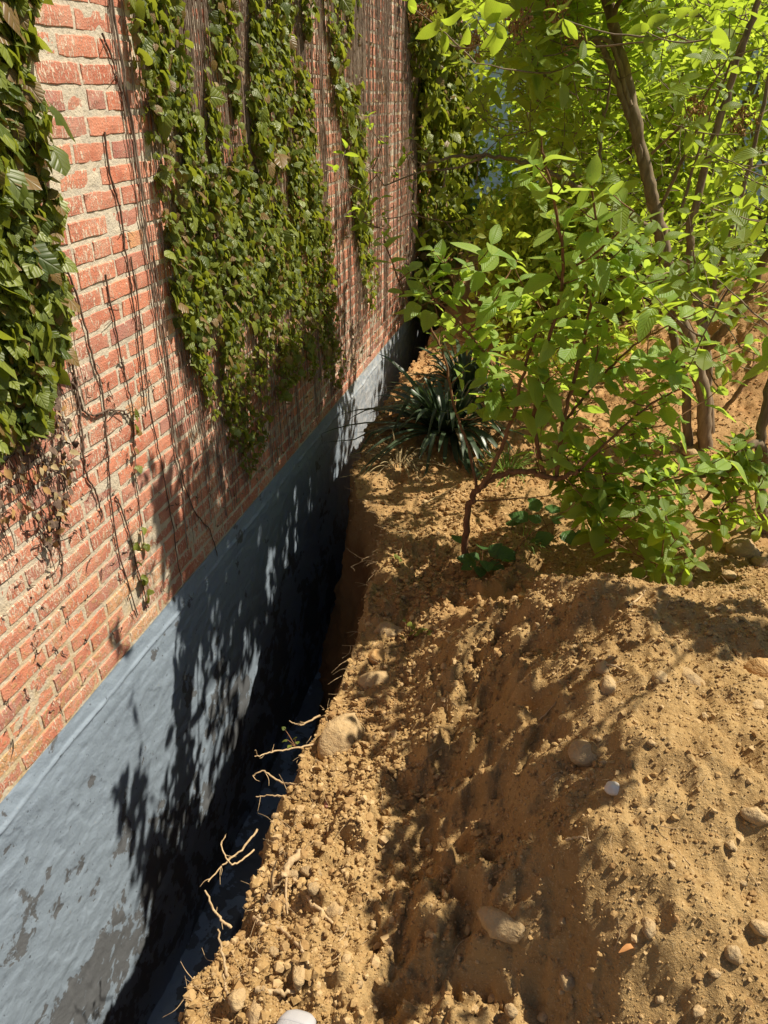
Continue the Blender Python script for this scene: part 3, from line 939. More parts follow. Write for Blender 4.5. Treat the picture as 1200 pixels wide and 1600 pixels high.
def shrub(name, label, base, stems, clusters, var, n_ind, bark, twig, group=None, twig_r=.0035, blooms=()):
    """stems: list of (points, r0, r1); clusters: list of (pos, size, pairs, axis or None)"""
    base = np.asarray(base, float)
    root = empty(name, base, label, 'shrub', group)
    samples = []
    for pts, r0, r1 in stems:
        P = smooth(pts, 8)
        P[1:-1] += RNG.normal(0, min(.004, r0 * .25), (len(P) - 2, 3))
        b = MB(); b.tube(P, [r0, r1], 10 if r0 > .02 else 7, wob=.05)
        b.build('stem' if r0 < .03 else 'trunk', bark if r0 > .012 else twig, root, base)
        samples.append(P)
    SS = np.vstack(samples)
    tw = MB()
    T, A, N, S = [], [], [], []
    clusters = [c for c in clusters if not hides_trunk(np.asarray(c[0], float), 4.3)]
    clusters = sorted(clusters, key=lambda c: np.min(np.linalg.norm(SS - np.asarray(c[0]), axis=1)))
    cap_ = len(SS) + 3 * len(clusters)
    buf = np.zeros((cap_, 3)); nb_ = len(SS); buf[:nb_] = SS
    for pos, size, pairs, axis in clusters:
        pos = np.asarray(pos, float)
        SS = buf[:nb_]
        dd = np.linalg.norm(SS - pos, axis=1) + np.where(SS[:, 2] > pos[2] - .02, .25, 0) + RNG.random(nb_) * .10
        a = SS[np.argmin(dd)]
        L = np.linalg.norm(pos - a)
        P = bez(a, pos, np.array([RNG.normal(0, .06), RNG.normal(0, .06), -.10 + RNG.normal(0, .05)]) * L)
        P[1:-1] += RNG.normal(0, .006, (len(P) - 2, 3)) * min(1, L)
        buf[nb_:nb_ + 3] = P[[2, 4, 6]]; nb_ += 3
        tw.tube(P, [twig_r * (.7 + min(L, 1.2)), twig_r * .45], 5, cap=False)
        ax = P[-1] - P[-2]
        ax = nrm(ax) + np.array([0, -.15, .55]) if axis is None else np.asarray(axis, float)
        c = cluster(pos, ax + RNG.normal(0, .15, 3), pairs, size)
        T += c[0]; A += c[1]; N += c[2]; S += c[3]
    tw.build('twigs', twig, root, base, kind='stuff')
    emit(root, base, T, A, N, S, var, n_ind)
    for (p, r) in blooms:
        b = MB()
        p = np.asarray(p, float)
        for k in range(9):
            e = p + nrm(RNG.normal(0, 1, 3) + [0, 0, .6]) * r * RNG.uniform(.6, 1)
            b.tube(bez(p, e, np.array([0, 0, .1 * r]), 4), [.0022, .0012], 4, cap=False)
            for q in range(7):
                s = e + RNG.normal(0, .2 * r, 3)
                b.tube(np.array([s, s + nrm(RNG.normal(0, 1, 3)) * .007, s + RNG.normal(0, .004, 3) + [0, 0, .008]]), [.0032, .0042, .002], 4, cap=False)
        b.build('flower_head', M['bloom'], root, base, kind='stuff')
    return root
def A_(pts, *Y):
    Ys = np.interp(np.linspace(0, 1, len(pts)), np.linspace(0, 1, len(Y)), Y)
    return [at(u, v, y) for (u, v), y in zip(pts, Ys)]

# --- bright young shrub in front, rooted near the trench edge
fb = hit(726, 884)
def front_shrub():
    st = []
    y0 = fb[1]
    def S_(px, Y, r0, r1):
        st.append((A_(px, *Y), r0, r1))
    st.append(([fb - [0, 0, .05]] + A_([(728, 830), (740, 775), (775, 745), (820, 738), (870, 748), (905, 735)], y0, y0 - .02), .016, .009))
    S_([(752, 762), (772, 725), (800, 655), (812, 600), (838, 520)], (y0 - .03, 2.65), .010, .005)
    S_([(800, 655), (790, 630), (768, 570), (740, 530), (700, 485), (668, 458)], (2.75, 2.72, 2.8), .0058, .0035)
    S_([(746, 770), (732, 700), (713, 645), (693, 555), (665, 500), (636, 470), (600, 375)], (y0, 2.85, 2.9), .0065, .003)
    S_([(850, 740), (835, 660), (850, 560), (872, 480), (880, 400), (862, 300), (846, 228)], (y0, 2.6, 2.4), .009, .0035)
    S_([(870, 745), (880, 660), (905, 560), (925, 470), (935, 390), (925, 300)], (y0, 2.7, 2.5), .009, .0035)
    S_([(880, 660), (930, 600), (990, 540), (1060, 500)], (2.75, 2.8), .006, .003)
    S_([(905, 735), (960, 680), (1020, 630), (1080, 600)], (y0, 2.8), .006, .003)
    S_([(893, 420), (950, 380), (990, 330)], (2.55, 2.5), .0045, .0025)
    cl = []
    px = [(600, 372, 2.9, .8), (668, 436, 2.8, 1.0), (655, 462, 2.8, .85), (696, 408, 2.8, .75), (722, 436, 2.8, .85), (748, 412, 2.8, .8), (785, 442, 2.75, .9), (768, 470, 2.75, .75),
          (738, 548, 2.75, .75), (805, 420, 2.65, .8), (838, 470, 2.65, 1.0), (858, 500, 2.6, .95), (812, 525, 2.65, .9), (772, 582, 2.75, .95), (838, 560, 2.62, 1.0), (860, 590, 2.6, .95),
          (795, 612, 2.7, .85), (832, 628, 2.62, .95), (868, 622, 2.62, .85), (846, 212, 2.4, 1.1), (830, 250, 2.4, .8), (924, 290, 2.5, 1.05), (905, 325, 2.5, .85), (958, 305, 2.5, .9),
          (882, 358, 2.5, .9), (932, 385, 2.5, .95), (862, 412, 2.55, .9), (905, 435, 2.55, .95), (968, 430, 2.6, .9), (890, 275, 2.5, .8), (985, 370, 2.6, .85), (1000, 330, 2.6, .8),
          (985, 500, 2.75, 1.1), (938, 540, 2.7, .95), (1000, 560, 2.75, .95), (1060, 500, 2.8, 1.15), (1078, 545, 2.8, 1.0), (1018, 600, 2.8, .95), (968, 618, 2.75, .95), (1042, 628, 2.8, .95),
          (905, 640, 2.75, .9), (925, 580, 2.7, .9), (880, 540, 2.65, .85), (950, 480, 2.65, .9), (1020, 460, 2.7, .9), (890, 490, 2.6, .85), (920, 500, 2.65, .85), (1045, 570, 2.8, .9),
          (985, 655, 2.8, .9), (1065, 660, 2.85, .85), (880, 690, 2.8, .85), (760, 720, 2.85, .35), (712, 620, 2.85, .3), (690, 545, 2.85, .4), (705, 500, 2.8, .75), (735, 520, 2.8, .8), (770, 530, 2.75, .85), (725, 580, 2.8, .6), (760, 620, 2.8, .7), (640, 425, 2.85, .8)]
    for u, v, Y, s in px:
        cl.append((at(u, v, Y), .124 * s, 3 if s > .6 else 2, None))
        if s > .6 and RNG.random() < .65:
            for q in range(1):
                cl.append((at(u + RNG.normal(0, 30), v + 18 + RNG.normal(0, 18), Y + RNG.uniform(0, .35)), .098 * s, 2, None))
    poly = [(640, 400), (900, 330), (1100, 440), (1190, 540), (1190, 820), (1040, 870), (900, 830), (860, 700), (780, 650), (690, 540)]
    n = 0
    while n < 75:
        u, v = RNG.uniform(620, 1200), RNG.uniform(330, 880)
        if in_poly([u], [v], poly)[0]:
            cl.append((at(u, v, RNG.uniform(2.6, 3.3)), .112 * RNG.uniform(.7, 1.1), 3, None)); n += 1
    shrub('leafy_shrub', 'bright green young shrub rooted at the trench edge in front', fb, st, cl, VAR['shoot'], 300, M['twig'], M['twig'])
front_shrub()

# --- low drooping shoots over the back of the heap
lb = np.array([2.62, 3.35, float(base_h(2.62, 3.35)[0])])
def low_shrub():
    st = [([lb - [0, 0, .05]] + A_([(1190, 700), (1150, 720), (1090, 745), (1010, 760), (940, 775)], 3.1, 2.75), .022, .006),
          (A_([(1150, 720), (1110, 770), (1070, 820), (1035, 870)], 3.0, 2.6), .008, .003),
          (A_([(1185, 705), (1160, 760), (1130, 800), (1110, 815)], 3.05, 2.75), .008, .003),
          (A_([(1010, 760), (960, 790), (930, 820)], 2.8, 2.65), .006, .003)]
    cl = []
    for u, v, Y, s in [(930, 805, 2.62, 1.0), (915, 780, 2.65, .9), (945, 835, 2.6, .8), (960, 760, 2.7, .9), (985, 715, 2.75, .9), (1000, 700, 2.8, .8), (1008, 790, 2.6, 1.05), (1040, 745, 2.75, .9),
                       (1062, 838, 2.5, 1.1), (1030, 880, 2.5, 1.05), (1075, 870, 2.5, .8), (1085, 735, 2.8, .95), (1110, 725, 2.85, .9), (1140, 745, 2.85, 1.0), (1160, 730, 2.9, .9), (1180, 720, 2.9, .9),
                       (1120, 790, 2.75, .95), (1150, 775, 2.8, .95), (1185, 770, 2.8, .95), (1150, 700, 2.95, .85), (1115, 690, 3.0, .85), (1060, 780, 2.7, .85), (900, 740, 2.75, .85), (905, 720, 2.8, .8),
                       (870, 700, 2.85, .85), (930, 700, 2.8, .85), (1195, 745, 2.8, .9), (1130, 820, 2.7, .8), (975, 745, 2.7, .9), (1015, 730, 2.75, .8), (940, 735, 2.75, .85), (1205, 800, 2.75, .9)]:
        cl.append((at(u, v, Y), .108 * s, 3, None))
        for q in range(2):
            cl.append((at(u + RNG.normal(0, 28), v - 5 + RNG.normal(0, 22), Y + RNG.uniform(0, .35)), .095 * s, 3, None))
    shrub('low_shrub', 'low dark green shoots drooping behind the spoil heap', lb, st, cl, VAR['shrub'], 260, M['bark'], M['twig'])
low_shrub()

# --- main shrub with grey-brown trunks
mb = hit(1108, 700)
def main_shrub():
    Y = mb[1]
    st = [([mb - [0, 0, .08]] + A_([(1098, 610), (1078, 540), (1048, 440), (1030, 350), (1012, 280), (988, 165), (958, 40), (930, -90)], Y, Y - .25), .040, .022),
          ([mb + [-.10, .02, -.08]] + A_([(1072, 610), (1055, 540), (1044, 450)], Y + .02, Y), .026, .020),
          ([mb + [.04, .14, -.08]] + A_([(1106, 590), (1100, 520), (1085, 440), (1078, 360), (1112, 230), (1148, 110), (1185, 0)], Y + .15, Y + .1), .028, .014),
          (A_([(1092, 560), (1125, 522), (1168, 462), (1203, 390), (1260, 290)], Y - .02, Y - .5), .024, .017),
          (A_([(1012, 285), (985, 190), (958, 110), (938, 68), (905, 66)], Y - .15, Y - .3), .017, .012),
          (A_([(985, 165), (955, 70), (918, 62), (885, 58)], Y - .2, Y - .35), .012, .007),
          (A_([(1030, 330), (1075, 230), (1115, 160), (1160, 60)], Y - .1, Y - .5), .009, .004),
          (A_([(1018, 240), (1080, 180), (1135, 95)], Y - .1, Y - .4), .007, .003),
          (A_([(1065, 325), (1100, 210), (1125, 130)], Y + .1, Y + .1), .008, .004),
          (A_([(1100, 520), (1130, 400), (1170, 260), (1200, 130), (1215, 20)], Y + .15, Y + .2), .013, .008),
          (A_([(1130, 400), (1165, 370), (1205, 340)], Y + .15, Y), .012, .008),
          (A_([(1035, 370), (960, 320), (900, 290), (850, 265), (810, 252), (760, 243), (700, 246), (655, 262)], Y - .05, 3.5), .014, .005),
          (A_([(760, 243), (715, 262), (660, 268), (600, 290)], 3.55, 3.45), .005, .003),
          (A_([(945, 330), (938, 240), (945, 180), (960, 95)], Y - .2, Y - .3), .008, .005),
          (A_([(1130, 640), (1165, 600), (1205, 560)], Y - .3, Y - .6), .012, .008),
          (A_([(1190, 830), (1188, 740), (1192, 660), (1215, 560)], 3.3, 3.2), .024, .018),
          (A_([(950, 10), (900, -120), (840, -200)], Y - .25, Y - .1), .012, .006),
          (A_([(955, 40), (985, -80), (960, -220)], Y - .25, Y - .6), .012, .006),
          ([np.array(q) for q in [(2.75, 3.3, .15), (3.0, 2.9, 1.2), (2.85, 2.4, 1.75), (2.6, 1.9, 1.95), (2.35, 1.4, 1.95)]], .007, .003)]
    cl = []
    # foliage in view (photo-pixel areas at real depths)
    poly = [(690, -40), (1240, -40), (1240, 420), (1120, 440), (1000, 400), (900, 330), (820, 230), (760, 210), (700, 110)]
    n = 0
    while n < 520:
        u, v = RNG.uniform(680, 1260), RNG.uniform(-60, 450)
        if not in_poly([u], [v], poly)[0]:
            continue
        if 1150 < u < 1200 and 60 < v < 320 and RNG.random() < .75: continue
        if 690 < u < 800 and v < 190 and RNG.random() < .6: continue
        if in_gap(at(u, v, 4.5)) and RNG.random() < .5: continue
        Yc = RNG.uniform(3.3, 3.9) if RNG.random() < .16 else RNG.uniform(4.3, 5.7)
        cl.append((at(u, v, Yc), .088 * RNG.uniform(.75, 1.2), 2 + (RNG.random() < .4), None)); n += 1
    for k in range(170):      # crown towards the wall
        u, v = RNG.uniform(720, 980), RNG.uniform(-60, 330)
        if v > 130 + (u - 700) * 1.2 or (u < 800 and v < 170 and RNG.random() < .5): continue
        cl.append((at(u, v, RNG.uniform(3.6, 5.4)), .084 * RNG.uniform(.75, 1.15), 3, None))
    for k in range(820):      # crown towards the wall and above the top of the picture
        p = np.array([RNG.uniform(1.15, 1.8), RNG.uniform(2.95, 5.35), RNG.uniform(1.9, 3.0)])
        if p[2] > 1.55 * p[0] + .75 or p[1] < 2.95 + max(0, p[0] - 1.45) * 1.3: continue
        u, v, _z = project(p)
        if v[0] > 130 or (u[0] < 800 and -20 < v[0] < 170 and RNG.random() < .6): continue
        cl.append((p, .09 * RNG.uniform(.8, 1.15), 3, None))
    for u, v in [(575, 182), (540, 232), (522, 262), (600, 215), (632, 240), (562, 300), (592, 300), (640, 290), (602, 330), (562, 352), (652, 330), (700, 322), (680, 352), (722, 300), (742, 340), (620, 265), (580, 260),
                 (700, 280), (660, 370), (690, 300), (720, 370), (740, 300), (550, 330), (610, 360), (640, 210), (670, 235)]:
        cl.append((at(u, v, RNG.uniform(3.35, 3.8)), .058 * RNG.uniform(.8, 1.1), 2, None))
    for u, v, Y2, s in [(745, 30, 2.5, 1.0), (775, 50, 2.5, 1.0), (692, 50, 2.6, .9), (880, 30, 2.6, 1.0), (720, 90, 2.7, .9), (640, 10, 2.7, .8), (1010, 50, 2.7, .9), (1110, 60, 2.7, .9), (980, 10, 2.8, .9), (1080, 40, 2.8, .8)]:
        cl.append((at(u, v, Y2), .085 * s, 2, (0.1, -.3, -.5)))
    for u, v in [(1010, 420), (1060, 440), (1100, 420), (1140, 430), (980, 450), (1050, 400), (1150, 480), (1170, 420), (1110, 470), (1185, 500), (1060, 470), (1150, 540), (1130, 560)]:
        cl.append((at(u, v, RNG.uniform(3.2, 3.9)), .085 * RNG.uniform(.8, 1.1), 3, None))
    # crown continuing to the right of the frame; it shades the hollow of the heap
    for u, v, k, t0, sp in SHADE:
        P = hit(u, v)
        for i in range(max(2, int(k * .62)) if v > 1050 else k):
            Q = P + SUN * (t0 + RNG.normal(0, .12)) + RNG.normal(0, sp, 3) * np.array([1, 1, .3])
            cl.append((Q, .078 * RNG.uniform(.85, 1.15), 3, None))
    bl = [(at(740, 72, 2.9), .05), (at(806, 45, 3.0), .05), (at(900, 72, 3.4), .06), (at(1085, 172, 3.5), .06), (at(1160, 190, 3.5), .05), (at(660, 25, 3.0), .04), (at(870, 25, 3.2), .05)]
    shrub('multi_stem_shrub', 'tall shrub with several grey brown trunks standing on the right', mb, st, cl, VAR['shrub'], 300, M['bark'], M['bark'], None, .0032, bl)
SHADE = [(735, 1130, 3, 1.4, .05), (745, 1200, 4, 1.4, .05), (745, 1300, 4, 1.4, .05), (730, 1380, 5, 1.45, .06), (740, 1450, 5, 1.45, .06), (700, 1560, 4, 1.5, .06), (1000, 872, 6, 1.1, .1), (1090, 880, 6, 1.1, .1), (900, 862, 5, 1.1, .1), (1170, 880, 5, 1.1, .1), (820, 900, 5, 1.2, .1), (950, 890, 4, 1.1, .1), (1040, 900, 4, 1.1, .1), (700, 1000, 5, 1.5, .13), (650, 1010, 5, 1.5, .1), (640, 930, 4, 1.5, .1), (690, 900, 2, 1.5, .12), (620, 880, 3, 1.5, .12), (640, 800, 2, 1.6, .12), (600, 960, 4, 1.5, .08),
         (770, 980, 6, 1.5, .1), (700, 1110, 9, 1.5, .08), (640, 1180, 9, 1.5, .07), (690, 1220, 7, 1.5, .07), (660, 1380, 7, 1.5, .07), (640, 1290, 5, 1.5, .06), (620, 1440, 5, 1.5, .06), (650, 1500, 6, 1.5, .07), (640, 1560, 4, 1.5, .06),
         (930, 935, 5, 1.45, .08), (1010, 955, 6, 1.45, .08), (1080, 965, 6, 1.45, .08), (1150, 990, 6, 1.45, .07), (1190, 975, 5, 1.45, .07), (575, 1060, 7, 1.5, .07), (610, 1110, 6, 1.5, .07), (570, 1000, 5, 1.5, .08), (560, 1140, 4, 1.5, .06), (600, 1230, 4, 1.5, .06), (590, 1350, 3, 1.5, .05)]
main_shrub()

# --- bushes behind, one after another towards the house
def back_bush(name, label, base, cl_boxes, ncl, size, trunkr, group=None, cat='bush'):
    base = np.asarray(base, float)
    root = empty(name, base, label, cat, group)
    sb = MB()
    T, A, N, S = [], [], [], []
    tips = []
    for (c, r), w in cl_boxes:
        for k in range(int(ncl * w)):
            d = nrm(RNG.normal(0, 1, 3)) * RNG.random() ** .4
            q = np.array(c) + d * np.array(r)
            if in_gap(q) and RNG.random() < .85: continue
            tips.append(q)
    for k in range(9):
        e = tips[RNG.integers(len(tips))]
        P = bez(base + RNG.normal(0, .12, 3) * [1, 1, 0], e, np.array([0, 0, .25]), 9)
        P[1:] += RNG.normal(0, .02, (len(P) - 1, 3))
        sb.tube(P, [trunkr * RNG.uniform(.5, 1), trunkr * .25], 6)
    sb.build('stem', M['bark'], root, base)
    for p in tips:
        m = RNG.integers(9, 17)
        T.append(p + RNG.normal(0, .13, (m, 3)))
        N.append(nrm(np.array([.2, 0, .8]) + RNG.normal(0, .5, (m, 3))))
        A.append(RNG.normal(0, 1, (m, 3)) + [0, -.2, -.3]); S.append(size * RNG.lognormal(0, .22, m))
    emit(root, base, np.vstack(T), np.vstack(A), np.vstack(N), np.concatenate(S), VAR['far'], 0)
back_bush('background_bush', 'yellow green bush filling the gap behind the front shrub', (1.9, 6.9, .1), [(((2.1, 7.2, 1.7), (.95, .65, 1.3)), 1.0), (((1.1, 7.0, .75), (.45, .8, .5)), .4), (((1.5, 7.7, 1.7), (.6, .4, 1.1)), .45)], 640, .075, .03)
back_bush('background_bush', 'tall sunlit yellow green bush behind the main trunks', (3.6, 8.0, 0), [(((3.5, 8.0, 1.8), (1.5, .9, 1.6)), 1.0)], 560, .080, .03)
back_bush('background_bush', 'dark leafy bush beside the thick ivy at the wall end', (1.2, 9.7, .1), [(((1.1, 9.8, 1.5), (.95, .8, 1.8)), 1.0), (((1.75, 8.7, 2.0), (.7, .5, .9)), .5)], 420, .085, .04)
back_bush('background_bush', 'bush at the right beyond the far spoil heap', (5.3, 8.4, 0), [(((5.2, 8.6, 1.0), (1.0, .8, 1.0)), 1.0)], 220, .08, .03)
back_bush('background_tree', 'pale green tree in front of the white house', (3.0, 12.5, 0), [(((2.9, 12.0, 3.0), (2.6, 1.2, 1.6)), 1.0), (((6.0, 12.6, 3.6), (1.7, 1.0, 1.2)), .4)], 520, .10, .09, None, 'tree')
# undergrowth along the foot of the far bushes
def undergrowth():
    m = 5200
    x = RNG.uniform(.8, 3.4, m); y = RNG.uniform(5.6, 8.6, m)
    k = ~((x > 2.1) & (y < 7.2)) & ~((x < 1.35) & (y > 7.0))
    x, y = x[k], y[k]; m = len(x)
    z = base_h(x, y) + .45 * RNG.random(m) ** 1.3
    root = empty('undergrowth', (1.6, 6.5, .1), 'leafy undergrowth at the foot of the far bushes', 'undergrowth')
    root['kind'] = 'stuff'
    emit(root, np.array([1.6, 6.5, .1]), np.stack([x, y, z], -1), RNG.normal(0, 1, (m, 3)), RNG.normal(0, .5, (m, 3)) + [0, 0, .9], .07 * RNG.lognormal(0, .25, m), VAR['far'], 0)
undergrowth()

# ------------------------------------------------------------------ strap-leaved plants
def strap_plant(label, base, n, L, w, lean=(0, 0), dead=False, n_ind=300, mat=None, droop=1.0, spread=1.0):
    base = np.asarray(base, float)
    root = empty('strap_leaf_plant' if not dead else 'dry_grass_tuft', base, label, 'plant')
    mat = mat or M['strap']
    for k in range(n):
        az = RNG.uniform(0, 2 * math.pi)
        el = RNG.uniform(.35, 1.35)
        d = np.array([math.cos(az) * math.cos(el) * spread + lean[0], math.sin(az) * math.cos(el) * spread + lean[1], math.sin(el)])
        ln = L * RNG.uniform(.6, 1.1)
        rows = 9
        t = np.linspace(0, 1, rows)
        dr = droop * RNG.uniform(.35, .95)
        P = base + np.array([math.cos(az), math.sin(az), 0]) * .035 + d[None] * (ln * t)[:, None] + np.array([0, 0, -1.0])[None] * (dr * ln * t ** 2.3)[:, None]
        if dead is False and RNG.random() < .12:     # snapped blade
            kk = RNG.integers(4, 7); P[kk:, 2] -= np.linspace(0, .22, rows - kk)
        P[:, 2] = np.maximum(P[:, 2], base_h(P[:, 0], P[:, 1]) + .012)
        tan = nrm(np.gradient(P, axis=0))
        side = nrm(np.cross(tan, [0, 0, 1.0]) + RNG.normal(0, .15, 3))
        nn = np.cross(side, tan)
        wd = w * RNG.uniform(.7, 1.15) * (1 - t ** 4) ** .8 + .0008
        V = np.stack([P - side * wd[:, None] / 2 + nn * wd[:, None] * .12, P, P + side * wd[:, None] / 2 + nn * wd[:, None] * .12], 1).reshape(-1, 3)
        uv = np.stack([np.tile([0, .5, 1.0], rows), np.repeat(t, 3)], -1)
        r = RNG.random() * .9 + (.1 if RNG.random() < .07 else 0)
        me = mesh_np('blade', V - base, grid_faces(rows, 3), mat, np.full(len(V), r), uv)
        link('blade', me, root)
g = lambda x, y: (x, y, float(base_h(x, y)[0]))
strap_plant('large dark strap leaved plant arching beside the trench', g(.86, 4.2), 125, .78, .034, (-.06, -.05), droop=.85, spread=.9)
strap_plant('dark strap leaved clump farther along the trench behind the large one', g(.85, 4.9), 95, .74, .032, (-.05, 0), droop=.8, spread=.85)
strap_plant('dry straw tuft at the foot of the strap leaved plant', g(.66, 3.72), 60, .34, .005, (0, -.1), True, mat=M['straw'])
strap_plant('thin green grass tuft behind the front shrub stem', g(1.28, 3.75), 70, .26, .006, (0, 0), True, mat=M['grass'])
strap_plant('small grass tuft at the foot of the low leafy weed', g(1.42, 2.98), 45, .16, .004, (0, 0), True, mat=M['grass'])

def lawn_grass():
    m = 9000
    x = RNG.uniform(1.5, 7.2, m); y = RNG.uniform(9.3, 13.5, m)
    T = np.stack([x, y, 0 * x - .03], -1)
    tv = []
    for i in range(4):
        a = leaf_template(.10, 3, .1, .35, .1, i, .3)
        tv.append((a[0], a[1], a[2], i / 4 + .1, mesh_np('blade', a[0], a[1], M['grass'], np.full(len(a[0]), i / 4 + .1), a[2])))
    S = .10 + .10 * RNG.random(m)
    root = empty('tall_grass', (4, 11, 0), 'sunny green grass in front of the white house', 'grass')
    root['kind'] = 'stuff'
    emit(root, np.array([4, 11, 0.]), T, RNG.normal(0, .35, (m, 3)) + [0, 0, 1], RNG.normal(0, 1, (m, 3)), S, tv, 0, stuffname='blades')
lawn_grass()

# ------------------------------------------------------------------ weeds
def weed(label, pos, n, size, spread, kind='weed', cat='weed'):
    pos = np.asarray(pos, float)
    root = empty('weed', pos, label, cat)
    sb = MB()
    T, A, N, S = [], [], [], []
    for k in range(n):
        e = pos + np.array([RNG.normal(0, spread), RNG.normal(0, spread), RNG.uniform(.25, 1.0) * spread * 1.5 + .012])
        e[2] = max(e[2], float(height(e[0], e[1])[0]) + .012)
        sb.tube(bez(pos - [0, 0, .01], e, np.array([0, 0, .4 * spread]), 6), [.002, .0012], 4, cap=False)
        d = e - pos
        T.append(e); A.append(nrm(d) * [1, 1, .3] + RNG.normal(0, .2, 3)); N.append(np.array([0, -.15, 1.0]) + RNG.normal(0, .25, 3)); S.append(size * RNG.uniform(.65, 1.15))
    sb.build('stalk', M['weed'] if False else M['twig'], root, pos)
    emit(root, pos, T, A, N, S, VAR[kind], 300)
weed('broad leaved weed at the foot of the front shrub stem', hit(752, 893), 13, .085, .055)
weed('dark broad leaved weed behind the heap below the front shrub', hit(862, 842), 12, .095, .07)
weed('tiny ivy sprig lying on the bank by the stones', hit(640, 1000), 14, .026, .035, 'ivy')
weed('small green seedlings at the top of the bare bank', hit(625, 888), 6, .022, .025, 'ivy')
weed('tiny leaves on roots at the trench rim beside the big stone', hit(462, 1165), 5, .022, .02, 'ivy')
weed('small bright weed at right edge behind the heap', hit(1180, 820), 9, .03, .04, 'ivy')

# ------------------------------------------------------------------ stones
def stone(label, u, v, size, mat, flat=(1, 1, .7), sink=.3, rot=0.0, seed=0, group=None, name='stone', cat='stone', ang=.0, tilt=(0, 0)):
    r = np.random.default_rng(seed + 900)
    n = 12; m = 16
    th = np.linspace(0, math.pi, n); ph = np.linspace(0, 2 * math.pi, m, endpoint=False)
    tt, pp = np.meshgrid(th, ph, indexing='ij')
    Q = np.stack([np.sin(tt) * np.cos(pp), np.sin(tt) * np.sin(pp), np.cos(tt)], -1).reshape(-1, 3)
    rad = 1 + .24 * vnoise(Q * 1.3 + seed * 3.7, 400 + seed) + .11 * vnoise(Q * 2.9 + seed, 420 + seed) + .035 * vnoise(Q * 7 + seed, 440 + seed)
    ang = ang or (seed % 2)
    if ang:            # faceted, broken faces
        for k in range(7):
            nn = nrm(r.normal(0, 1, 3))
            c = r.uniform(.66, .9)
            dd = Q @ nn
            rad = np.minimum(rad, np.where(dd > .05, c / np.maximum(dd, .05), 9))
    V = Q * rad[:, None] * np.array(flat) * size / 2
    F = []
    for i in range(n - 1):
        for j in range(m):
            F.append((i * m + j, (i + 1) * m + j, (i + 1) * m + (j + 1) % m, i * m + (j + 1) % m))
    me = mesh_np(name, V, F, M[mat], np.full(len(V), .5))
    p = hit(u, v)
    nz = soil_normal(p[0], p[1])
    sink = min(.62, sink + .16)
    o = link(name, me, None, label, cat, group)
    o.location = p + nz * size * flat[2] * (.5 - sink)
    o.rotation_euler = (tilt[0], tilt[1], rot)
    return o
stone('large tan block of stone lodged at the trench rim', 533, 1160, .155, 'stone', (.95, 1.15, .72), .15, -.5, 1, ang=1, tilt=(.25, .35))
stone('flat brown stone on the bank above the ivy sprig', 606, 986, .115, 'stone_grey', (1, .65, .55), .35, .2, 2)
stone('rusty brown stone in the bank left of the ivy sprig', 588, 1026, .095, 'stone_orange', (.8, .9, .7), .35, .6, 3)
stone('half buried pale stone below the rusty brown one', 586, 1062, .12, 'stone', (1, .7, .5), .4, .5, 4)
stone('upright oval tan stone near the crest of the heap', 950, 1078, .062, 'stone', (.72, 1.05, .8), .15, .25, 5, tilt=(.5, 0))
stone('small round stone just above the upright oval one', 943, 1046, .038, 'stone', (1, 1, .85), .25, 0, 6)
stone('large dusty half buried stone on the left face of heap', 908, 1178, .085, 'stone', (1, .9, .7), .42, .1, 7)
stone('white quartz pebble on the sunny side of the heap', 960, 1233, .040, 'stone_white', (1, .75, .6), .2, .3, 8)
stone('bright orange stone at the right edge of the heap', 1188, 1050, .085, 'stone_orange', (1, .9, .8), .2, 0, 9)
stone('large flat stone jutting from the foot of the heap', 790, 1446, .10, 'stone', (1.15, .7, .5), .25, -.2, 10, ang=1)
stone('oval grey stone half buried below the sunny slope', 1012, 1448, .052, 'stone_grey', (.6, 1, .7), .25, .1, 11)
stone('squarish stone low on the shaded corner of the heap', 887, 1532, .050, 'stone_grey', (.75, 1, .7), .25, 0, 12, ang=1)
stone('egg shaped grey stone at the end of the short stick', 523, 1428, .058, 'stone_grey', (.95, .85, .8), .15, .4, 13)
stone('rounded grey stone beside the short stick', 490, 1391, .038, 'stone_grey', (.9, 1, .8), .2, 0, 14)
stone('grey stone at the upper end of the short stick', 457, 1368, .042, 'stone_grey', (1.1, .8, .7), .25, .2, 15)
stone('dusty grey stone above the rounded one by the stick', 486, 1362, .050, 'stone_grey', (1.1, .7, .6), .35, 0, 16)
stone('small round tan stone under the thick root', 447, 1418, .026, 'stone', (1, 1, .8), .2, 0, 17)
stone('reddish brick chip lying near the trench rim', 513, 1258, .032, 'stone_red', (1, .9, .6), .15, .3, 18, ang=1)
stone('small grey pebble right of the egg shaped stone', 584, 1445, .022, 'stone_grey', (1, 1, .8), .2, 0, 19)
stone('big round brown stone at the right behind the heap', 1160, 862, .125, 'stone_grey', (1, 1, .85), .25, 0, 20)
stone('round stone touching the big brown one on its right', 1187, 880, .075, 'stone_grey', (1, 1, .85), .25, 0, 21)
stone('flat tan stone in front of the big round brown one', 1140, 900, .06, 'stone', (1.1, .9, .6), .25, 0, 22)
stone('tan cobble behind the crest below the drooping shoots', 1068, 912, .07, 'stone', (1, .8, .8), .25, 0, 23)
stone('pale pebble among crumbs on upper right of heap', 1018, 1162, .022, 'stone', (1, .8, .6), .2, 0, 24)
stone('angular lump on the heap right of the round stone', 1032, 1058, .042, 'stone', (1, .9, .7), .3, 0, 25, ang=1)
stone('flat slab half sunk high on the right side of heap', 1080, 1062, .085, 'stone_grey', (1.2, .8, .5), .4, -.5, 26, ang=1)
stone('tan stone at right edge below the orange one', 1185, 1100, .05, 'stone', (1.3, .8, .4), .35, .2, 27)
